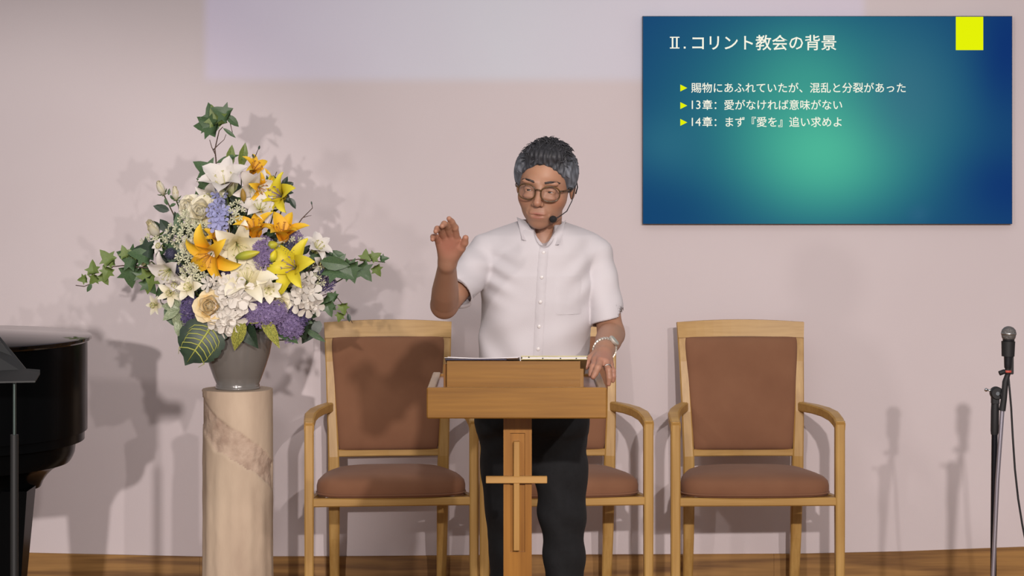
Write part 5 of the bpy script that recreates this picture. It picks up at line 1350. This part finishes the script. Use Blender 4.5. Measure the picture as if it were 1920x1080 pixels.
for nm, x, y_, L, a, lab in (('lily_leaf', 428, 322, 52, 82, 'narrow green lily leaf standing just left of the topmost blade'), ('lily_leaf', 451, 318, 52, 78, 'topmost narrow green lily leaf beside the topmost golden lily')):
    o = empty('lily_leaf', W(x, y_, YP - .03)); tag(o, lab, 'leaf'); put_leaf(o, o.location, x, y_, YP - .03, L, a, 'blade', 'm', (.2, -1, .1), 'blade', 1.3); stem(o, o.location, .0018)
spray('ivy_vine', 'long ivy vine trailing out towards the piano', [(300, 500), (275, 502), (250, 500), (230, 498), (212, 500), (196, 512), (182, 520), (168, 533), (158, 537), (142, 535)],
      [(286, 480, 48, 170, 'ivy', 'd'), (262, 490, 50, 160, 'ivy', 'd'), (292, 470, 46, 178, 'ivy', 'k'), (238, 484, 26, 110, 'ivy', 'y'), (246, 484, 26, 60, 'ivy', 'y'), (240, 496, 46, -80, 'ivy', 'd'), (262, 500, 40, -60, 'ivy', 'd'),
       (285, 505, 48, -105, 'ivy', 'y'), (272, 520, 38, -60, 'ivy', 'd'), (210, 494, 34, 130, 'ivy', 'y'), (216, 488, 26, 200, 'ivy', 'y'), (205, 500, 30, -110, 'ivy', 'y'), (190, 512, 26, -60, 'ivy', 'y'), (182, 516, 24, -130, 'ivy', 'y'), (176, 516, 30, 100, 'ivy', 'y'), (164, 522, 20, 190, 'ivy', 'y'), (172, 532, 18, -120, 'oval', 'd')], r=1.5)
spray('ivy_vine', 'long ivy vine reaching out over the chair back, with small leaves at its tip', [(590, 498), (620, 492), (650, 489), (672, 486), (690, 488), (706, 490), (722, 492)],
      [(600, 490, 56, -8, 'oval', 'd'), (610, 494, 60, -25, 'ivy', 'd'), (655, 492, 40, -75, 'ivy', 'd'), (640, 500, 44, -20, 'ivy', 'd'), (672, 496, 40, -50, 'ivy', 'd'), (684, 492, 26, 85, 'ivy', 'y'), (694, 486, 24, 30, 'ivy', 'y'), (702, 498, 24, -60, 'ivy', 'y'), (712, 486, 18, 10, 'ivy', 'd')], r=1.4)
spray('leaf_sprig', 'little twig with one dark oval leaf above the ivy vine over the chair', [(596, 490), (608, 482), (612, 474)], [(614, 477, 32, 2, 'oval', 'd'), (606, 470, 10, 100, 'oval', 'k'), (638, 488, 10, 90, 'oval', 'k')], y=YP - .03)
spray('ivy_vine', 'short ivy vine hanging down towards the chair corner', [(600, 556), (622, 548), (634, 560), (646, 576), (652, 590), (661, 606)],
      [(604, 560, 34, -40, 'ivy', 'd'), (612, 566, 30, -70, 'ivy', 'd'), (632, 560, 22, 150, 'ivy', 'd'), (642, 568, 24, -80, 'ivy', 'y'), (640, 586, 20, -110, 'ivy', 'y'), (653, 588, 16, -80, 'oval', 'k')], y=YP - .06, r=1.1)
spray('twig', 'bare brown forked twig beside the golden lilies', [(556, 425), (566, 410), (576, 400), (586, 390), (584, 380)], [(585, 384, 7, 100, 'oval', 'k')], y=YP - .06, r=1.2, extra=[[(568, 408), (578, 405), (584, 404)]])
spray('twig', 'bare brown twig with tiny buds above the topmost golden lily', [(470, 318), (476, 300), (482, 285), (486, 276)], [(485, 281, 9, 80, 'oval', 'k'), (476, 297, 9, 110, 'oval', 'k')], y=YP - .05, r=1.0, extra=[[(472, 310), (468, 300), (469, 293)]])
spray('twig', 'curled brown twig just above the upper lemon lily', [(500, 350), (505, 340), (514, 334), (519, 322)], [(503, 340, 16, 120, 'oval', 'd')], y=YP - .06, r=1.3)
spray('rosebud_sprig', 'thin twig with three small dark leaves under the high cream rosebuds', [(340, 420), (325, 400), (315, 380), (307, 363)], [(318, 395, 32, 163, 'oval', 'k'), (316, 366, 13, 80, 'oval', 'd'), (309, 372, 14, -70, 'oval', 'd'), (319, 366, 12, -50, 'oval', 'd'), (334, 380, 18, 20, 'oval', 'd'), (330, 382, 14, 200, 'oval', 'd')], y=YP - .04, r=1.0, extra=[[(336, 398), (334, 385), (332, 372)]])
for px, py, L, a, sh, tn, lab, w in (
    (338, 450, 52, 97, 'blade', 'd', 'pointed green leaf standing beside the cluster of little asters', 1.5), (318, 492, 48, 65, 'oval', 'd', 'broad green leaf behind the slate thistle', 1.3),
    (478, 465, 40, 170, 'oval', 'k', 'dark leaf between the cream lily and the golden lily', 1.2), (524, 486, 34, 82, 'oval', 'm', 'fresh green pointed leaf above the large lemon lily', 1.1),
    (512, 540, 40, 35, 'heart', 'm', 'bright green heart leaf under the large lemon lily', 1), (560, 600, 40, -75, 'heart', 'k', 'dark leaf low at the side under the white phlox', 1),
    (590, 600, 50, -115, 'heart', 'k', 'dark drooping leaf lowest beside the purple blossoms', .9), (568, 615, 50, -30, 'blade', 'd', 'narrow olive leaf tip hanging towards the chair', .9),
    (452, 600, 62, -62, 'heart', 'k', 'dark broad leaf hanging over the front of the vase', .8), (520, 610, 52, -40, 'heart', 'd', 'dull green leaf hanging over the vase shoulder', .7),
    (455, 350, 30, -100, 'oval', 'm', 'olive leaf under the top white lilies', 1), (310, 575, 44, -60, 'oval', 'd', 'dull green leaf under the small cream star flower', 1), (440, 500, 60, 100, 'blade', 'k', 'dark narrow leaf beside the lowest golden lily', 1.2),
    (300, 560, 44, 60, 'blade', 'k', 'dark narrow leaf behind the cream star flower', 1)):
    y = YP - bulge(px, py) * .93 - .005; o = empty('leaf', W(px, py, y)); tag(o, lab, 'leaf'); put_leaf(o, o.location, px, py, y, L, a, sh, tn, None, 'blade', w); stem(o, o.location, .0016)
# white-edged leaf rosette
o = empty('variegated_sprig', W(338, 578, YP - .1)); tag(o, 'sprig of white edged green leaves at the lower edge near the piano', 'plant')
for a, L in ((170, 38), (140, 34), (110, 28), (210, 40), (250, 38), (285, 40), (20, 22)): put_leaf(o, o.location, 338, 578, YP - .11, L, a, 'oval', 'v', None, 'leaf', 1.05)
for a, L in ((-65, 44), (-95, 36)): put_leaf(o, o.location, 336, 596, YP - .1, L, a, 'oval', 'v', None, 'leaf', 1.0)
stem(o, o.location)
# pothos leaves
for px, py, L, a, w, lab in ((452, 606, 56, -105, .62, 'yellow variegated leaf hanging pointed over the middle of the vase rim'), (498, 606, 54, -58, .52, 'yellow variegated leaf hanging over the vase shoulder towards the chair'), (470, 602, 48, 8, .4, 'yellow edged leaf lying flat under the lilac blossoms')):
    y = YP - .17; o = empty('pothos_leaf', W(px, py, y)); tag(o, lab, 'leaf'); put_leaf(o, o.location, px, py, y, L, a, 'heart', 'v', (.1, -1, .35), 'blade', w)
    m = MB(); e_ = W(px + math.cos(math.radians(a)) * L * .9, py - math.sin(math.radians(a)) * L * .9, y - .012); m.tube([W(px, py, y - .003), lerp(o.location, e_, .5) + Vector((0, -.004, 0)), e_], [.0014, .001, .0005], 5)
    m.build('midrib', M_vein, o, o.location, smooth=True); stem(o, o.location)
# big split leaf with pale ribs
y = YP - .165; bx, by = 397, 612; tip = (350, 681); o = empty('split_leaf', W(bx, by, y)); tag(o, 'large dark split leaf with pale yellow ribs, hanging over the vase rim', 'leaf'); s_ = y / F
ax2 = Vector((tip[0] - bx, -(tip[1] - by))); Ln = ax2.length; ax2.normalize(); pv = Vector((-ax2.y, ax2.x))
out2 = [(.02, -.02), (-.10, .12), (-.10, .30), (.02, .42), (.10, .40), (.15, .46), (.26, .50), (.33, .47), (.37, .50), (.50, .50), (.57, .44), (.60, .47), (.72, .38), (.80, .27), (.82, .26), (.91, .12), (1.07, 0),
        (.92, -.14), (.85, -.30), (.82, -.28), (.72, -.42), (.62, -.50), (.58, -.47), (.48, -.54), (.36, -.54), (.33, -.49), (.24, -.52), (.12, -.47), (.10, -.42), (.02, -.42), (-.08, -.32), (-.09, -.12)]
def LP(t, v, lift=0): c = Vector((bx, by)) ; q = ax2 * t * Ln + pv * v * Ln * 1.02; pt = W(bx + q.x, by - q.y, y); return pt + Vector((0, -.012 * math.sin(PI * min(1, max(0, t))) + .05 * v * v - lift, 0))
vs = []; fs = []; n = len(out2)
for f_ in (1, .72, .4): vs += [LP(lerp(max(.05, min(.9, t)), t, f_), v * f_) for t, v in out2]
vs += [LP(max(.05, min(.9, t)), 0) for t, v in out2]
for r in range(3):
    for k in range(n): j = (k + 1) % n; fs.append((r * n + k, r * n + j, (r + 1) * n + j, (r + 1) * n + k))
MB().add(vs, fs).build('blade', M_drk, o, o.location, smooth=True)
m = MB(); m.tube([LP(-.05, 0, .002), LP(.3, 0, .002), LP(.6, 0, .002), LP(.97, 0, .002)], [.0042, .0034, .0024, .0008], 6); m.build('midrib', M_vein, o, o.location, smooth=True)
for sgn in (-1, 1):
    for t in (.04, .14, .26, .38, .5, .64):
        MB().tube([LP(t, 0, .0015), LP(t + .05, sgn * .17, .002), LP(t + .15, sgn * .33, .002), LP(t + .29, sgn * (.39 - t * .2), .002)], [.0024, .0021, .0017, .0007], 5).build('rib', M_vein, o, o.location, smooth=True)
stem(o, o.location, .003)

# --- lilies
lily(476, 318, 84, (.9, 1.1), 20, 'topmost golden lily, half open above the bouquet', 'goldn', 14, dy=.03)
lily(488, 352, 80, (.9, -.35), 45, 'small golden lily directly under the topmost one', 'goldn', 6, dy=.02)
lily(524, 366, 104, (-.75, .35), 15, 'upper lemon yellow lily facing sideways', 'lem', 8)
lily(478, 434, 118, (-.2, 1.7), 30, 'golden lily with petals spread in a V, in the centre of the bouquet', 'goldv', 10)
lily(531, 440, 116, (.15, 1.7), 0, 'golden lily beside the bare forked twig', 'goldv', 10)
lily(394, 478, 132, (-.55, -.6), 95, 'largest golden lily, low in the bouquet with long drooping petals', 'gold', 2, dy=-.02)
lily(404, 448, 70, (.45, .9), 20, 'small golden lily rising out behind the largest golden one', 'goldn', 10, dy=.01)
lily(550, 500, 128, (-.45, .25), 10, 'large lemon yellow lily nearest the chair', 'lem', 6, dy=-.01)
lily(423, 350, 150, (-.1, 1.05), 28, 'large white lily at the top with upright petals', 'wh', 30, hide=())
lily(474, 350, 100, (.5, -.3), 12, 'white lily tucked behind the golden lilies at the top', 'wh', 12, dy=.025)
lily(487, 392, 96, (.2, .8), 50, 'white lily between the upper lemon lily and the central golden one', 'wh', 15, dy=.03)
lily(446, 462, 118, (.3, -.5), 20, 'cream white lily beside the largest golden lily', 'crm', 4, dy=.01)
lily(462, 526, 122, (-.1, .9), 0, 'wide cream lily lying flat above the white phlox', 'crm', 0, dy=.0)
lily(316, 508, 96, (-.6, -.6), 40, 'white lily drooping at the side above the cream star flower', 'wh', 8)
lily(594, 466, 80, (.7, .9), 80, 'white lily just behind the big yellow bud', 'wh', 16, dy=.03)
lily(600, 494, 60, (.9, -.2), 30, 'small white lily beside the base of the yellow bud', 'wh', 12, dy=.02)
lily(398, 366, 84, (-.5, -.5), 70, 'pale white lily under the largest top white one', 'wh', 8, dy=.03)
lily(504, 540, 76, (.2, -.2), 30, 'crumpled cream lily over the lilac blossoms', 'crm', 26, dy=-.01)
lily(356, 540, 66, (-.3, .3), 10, 'pale cream lily beside the white phlox', 'crm', 18, dy=.0)
lily(319, 549, 52, (-.1, .05), 30, 'small flat cream star flower with a yellow eye', 'star', 0, dy=-.01)
lily(290, 572, 42, (-.7, .0), 0, 'smallest cream star flower, lowest on the piano side', 'star', 5)
lily(300, 462, 40, (-.6, .3), 20, 'small white bell flower over the dark ivy leaf', 'wh', 20, dy=.01)
lily(273, 494, 30, (-.6, -.2), 70, 'tiny white star flower between the ivy leaves', 'star', 0, dy=-.02)
lily(330, 530, 52, (-.3, -.8), 50, 'hanging white petals beside the slate thistles', 'wh', 25, dy=-.005)
# --- roses
rose(377, 396, 74, (-.25, .25), 'large cream rose nearest the blue delphinium')
rose(352, 387, 56, (-.5, .3), 'cream rose half hidden behind the large one', dy=.03)
rose(393, 574, 74, (-.1, .2), 'peach cream rose, the biggest, low over the split leaf', 'peai', 'peao', dy=-.035)
rose(523, 571, 52, (.2, -.2), 'pale cream rose among the lilac blossoms')
rose(288, 430, 46, (-.3, .7), 'cream rosebud standing out at the side nearest the piano', full=False)
rose(302, 353, 32, (-.4, 1.3), 'higher of the two small cream rosebuds on thin twigs', full=False)
rose(329, 363, 30, (.0, 1.3), 'lower of the two small cream rosebuds on thin twigs', full=False)
rose(374, 450, 46, (-.2, .1), 'greenish cream half open rose beside the largest golden lily', full=True, dy=.015)
rose(349, 462, 34, (-.4, .1), 'small greenish cream rose among the little asters', dy=.01)
# --- clusters
cluster('phlox', 442, 556, 32, 24, 8, 46, FL_W, 'white phlox head right under the wide cream lily', dy=-.02)
cluster('phlox', 424, 592, 27, 28, 8, 42, FL_W, 'white phlox head beside the peach cream rose', dy=-.015)
cluster('phlox', 426, 610, 14, 10, 3, 28, FL_W, 'lowest few white phlox florets above the vase rim', dy=-.02)
cluster('phlox', 576, 562, 26, 26, 7, 42, FL_W, 'white phlox head nearest the chair', dy=-.005)
cluster('phlox', 572, 530, 20, 14, 5, 32, FL_W, 'white phlox florets just under the large lemon lily', dy=.0)
cluster('phlox', 410, 530, 24, 14, 6, 26, FL_W, 'white phlox florets between the golden lily and the phlox heads')
cluster('delphinium', 411, 370, 11, 13, 4, 24, FL_B, 'pale blue delphinium tip under the white lily')
cluster('delphinium', 410, 404, 17, 28, 11, 23, FL_B, 'pale blue delphinium spike in the upper bouquet', dy=-.01)
for i, (px, py, rx, ry, n, lab) in enumerate(((336, 440, 28, 22, 16, 'greenish white aster cluster below the high rosebuds'), (372, 428, 22, 20, 14, 'greenish white aster cluster under the large cream rose'), (350, 488, 20, 24, 14, 'greenish white aster cluster beside the slate thistles'), (362, 512, 24, 20, 14, 'greenish white aster cluster nearest the largest golden lily'), (285, 452, 24, 12, 9, 'greenish white aster cluster by the lone rosebud'), (440, 400, 20, 22, 12, 'greenish white aster cluster beside the delphinium'), (345, 538, 22, 16, 10, 'greenish white aster cluster above the violet blossoms'), (352, 410, 18, 14, 8, 'greenish white aster cluster between rosebuds and large rose'), (596, 520, 14, 22, 8, 'greenish white aster cluster beside the dark ivy over the chair'), (540, 455, 24, 14, 9, 'greenish white aster cluster above the large lemon lily'))):
    cluster('aster', px, py, rx, ry, n, 13, FL_F, lab, dy=.01)
panicle('lilac', 497, 586, 42, 26, 520, FL_L, 'broad lilac blossom head over the vase', dy=-.01)
panicle('lilac', 540, 608, 32, 22, 260, FL_L, 'lilac blossom head hanging at the side of the vase', dy=.0, ang=-.5)
panicle('lilac', 545, 630, 16, 12, 60, FL_L, 'thin lilac tip hanging lowest beside the vase', dy=.0, ang=-.4)
panicle('lilac', 494, 474, 20, 30, 200, FL_L, 'lilac blossom between the lily bud and the large lemon lily', dy=.0)
panicle('lilac', 448, 600, 22, 16, 120, FL_L, 'lilac blossom peeking out between the phlox and the vase', dy=.01)
panicle('lilac', 552, 452, 16, 20, 120, FL_L, 'lilac blossom behind the golden lily near the twig', dy=.02)
panicle('lilac', 424, 518, 20, 12, 80, FL_P, 'violet blossom behind the cream lily', dy=.03)
panicle('violet_blossom', 355, 580, 16, 34, 200, FL_P, 'deep violet blossom spike above the split leaf', dy=.0)
panicle('violet_blossom', 556, 592, 26, 24, 160, FL_P, 'deep violet blossoms under the white phlox near the chair', dy=.02)
panicle('violet_blossom', 612, 528, 18, 18, 90, FL_P, 'deep violet blossoms where the hanging ivy vine begins', dy=.03)
panicle('violet_blossom', 398, 420, 14, 14, 60, FL_P, 'dark violet florets between delphinium and rose', dy=.03)
# thistles
for px, py, r, lab in ((320, 476, 12, 'upper slate blue thistle on the piano side'), (332, 502, 11, 'lower slate blue thistle on the piano side'), (545, 466, 15, 'slate blue thistle above the large lemon lily'), (602, 512, 11, 'slate blue thistle beside the chair side vine')):
    y = YP - bulge(px, py) - .015; p = W(px, py, y); o = empty('thistle', p); tag(o, lab, 'flower'); k = r * y / F; m = MB(); m.ball((0, 0, 0), (k * .75, k * .75, k * .8), 14, 10)
    for i in range(110):
        zz = 1 - 2 * (i + .5) / 110; rr_ = math.sqrt(1 - zz * zz); a = i * 2.39996; d = Vector((rr_ * math.cos(a), rr_ * math.sin(a), zz)); m.tube([d * k * .7, d * k * 1.1], [.0012, .0004], 4)
    m.build('head', M_this, o, smooth=True); stem(o, p)
# buds
def bud(px, py, L, ang, r, mt, lab, dy=-.01):
    y = YP - bulge(px, py) - .02 + dy; k = y / F; a = math.radians(ang); d = Vector((math.cos(a), -.2, math.sin(a))).normalized(); p = W(px, py, y)
    o = empty('lily_bud', p); tag(o, lab, 'flower bud'); R = d.to_track_quat('X', 'Z').to_matrix()
    m = MB(); n = 16; pr = []
    for i in range(13):
        t = i / 12; pr.append((max(.0004, r * k * math.sin(PI * min(1, t ** .8 * .97 + .02)) ** .75), (t - .5) * L * k))
    vs = []; fs = []
    for rr_, h_ in pr:
        for q in range(n): an = 2 * PI * q / n; g = rr_ * (1 - .12 * abs(math.cos(an * 1.5))); vs.append((h_, g * math.cos(an), g * math.sin(an)))
    for i in range(12):
        for q in range(n): fs.append((i * n + q, i * n + (q + 1) % n, (i + 1) * n + (q + 1) % n, (i + 1) * n + q))
    fs += [tuple(range(n))[::-1], tuple(12 * n + q for q in range(n))]
    me = mesh('bud', vs, fs, mt); c = link('bud', me, o); c.rotation_euler = R.to_euler(); stem(o, p - d * L * k * .45, .002); return o
bud(464, 478, 50, 14, 9, M_bud, 'long green yellow lily bud beside the cream white lily', -.02)
bud(632, 502, 60, 176, 13, M_budy, 'fat yellow lily bud lying on the ivy leaves over the chair', -.02)
bud(511, 459, 20, 10, 9, M_bud, 'small round green bud under the two golden lilies')
bud(512, 480, 24, 70, 8, M_budy, 'small yellow bud at the edge of the large lemon lily')
bud(456, 366, 26, 95, 6, mat('ochre_bud', (176, 140, 60), (150, 120, 50), rough=.6, scale=40), 'slender ochre bud below the top white lilies')
print('flowers', len(bpy.data.objects))
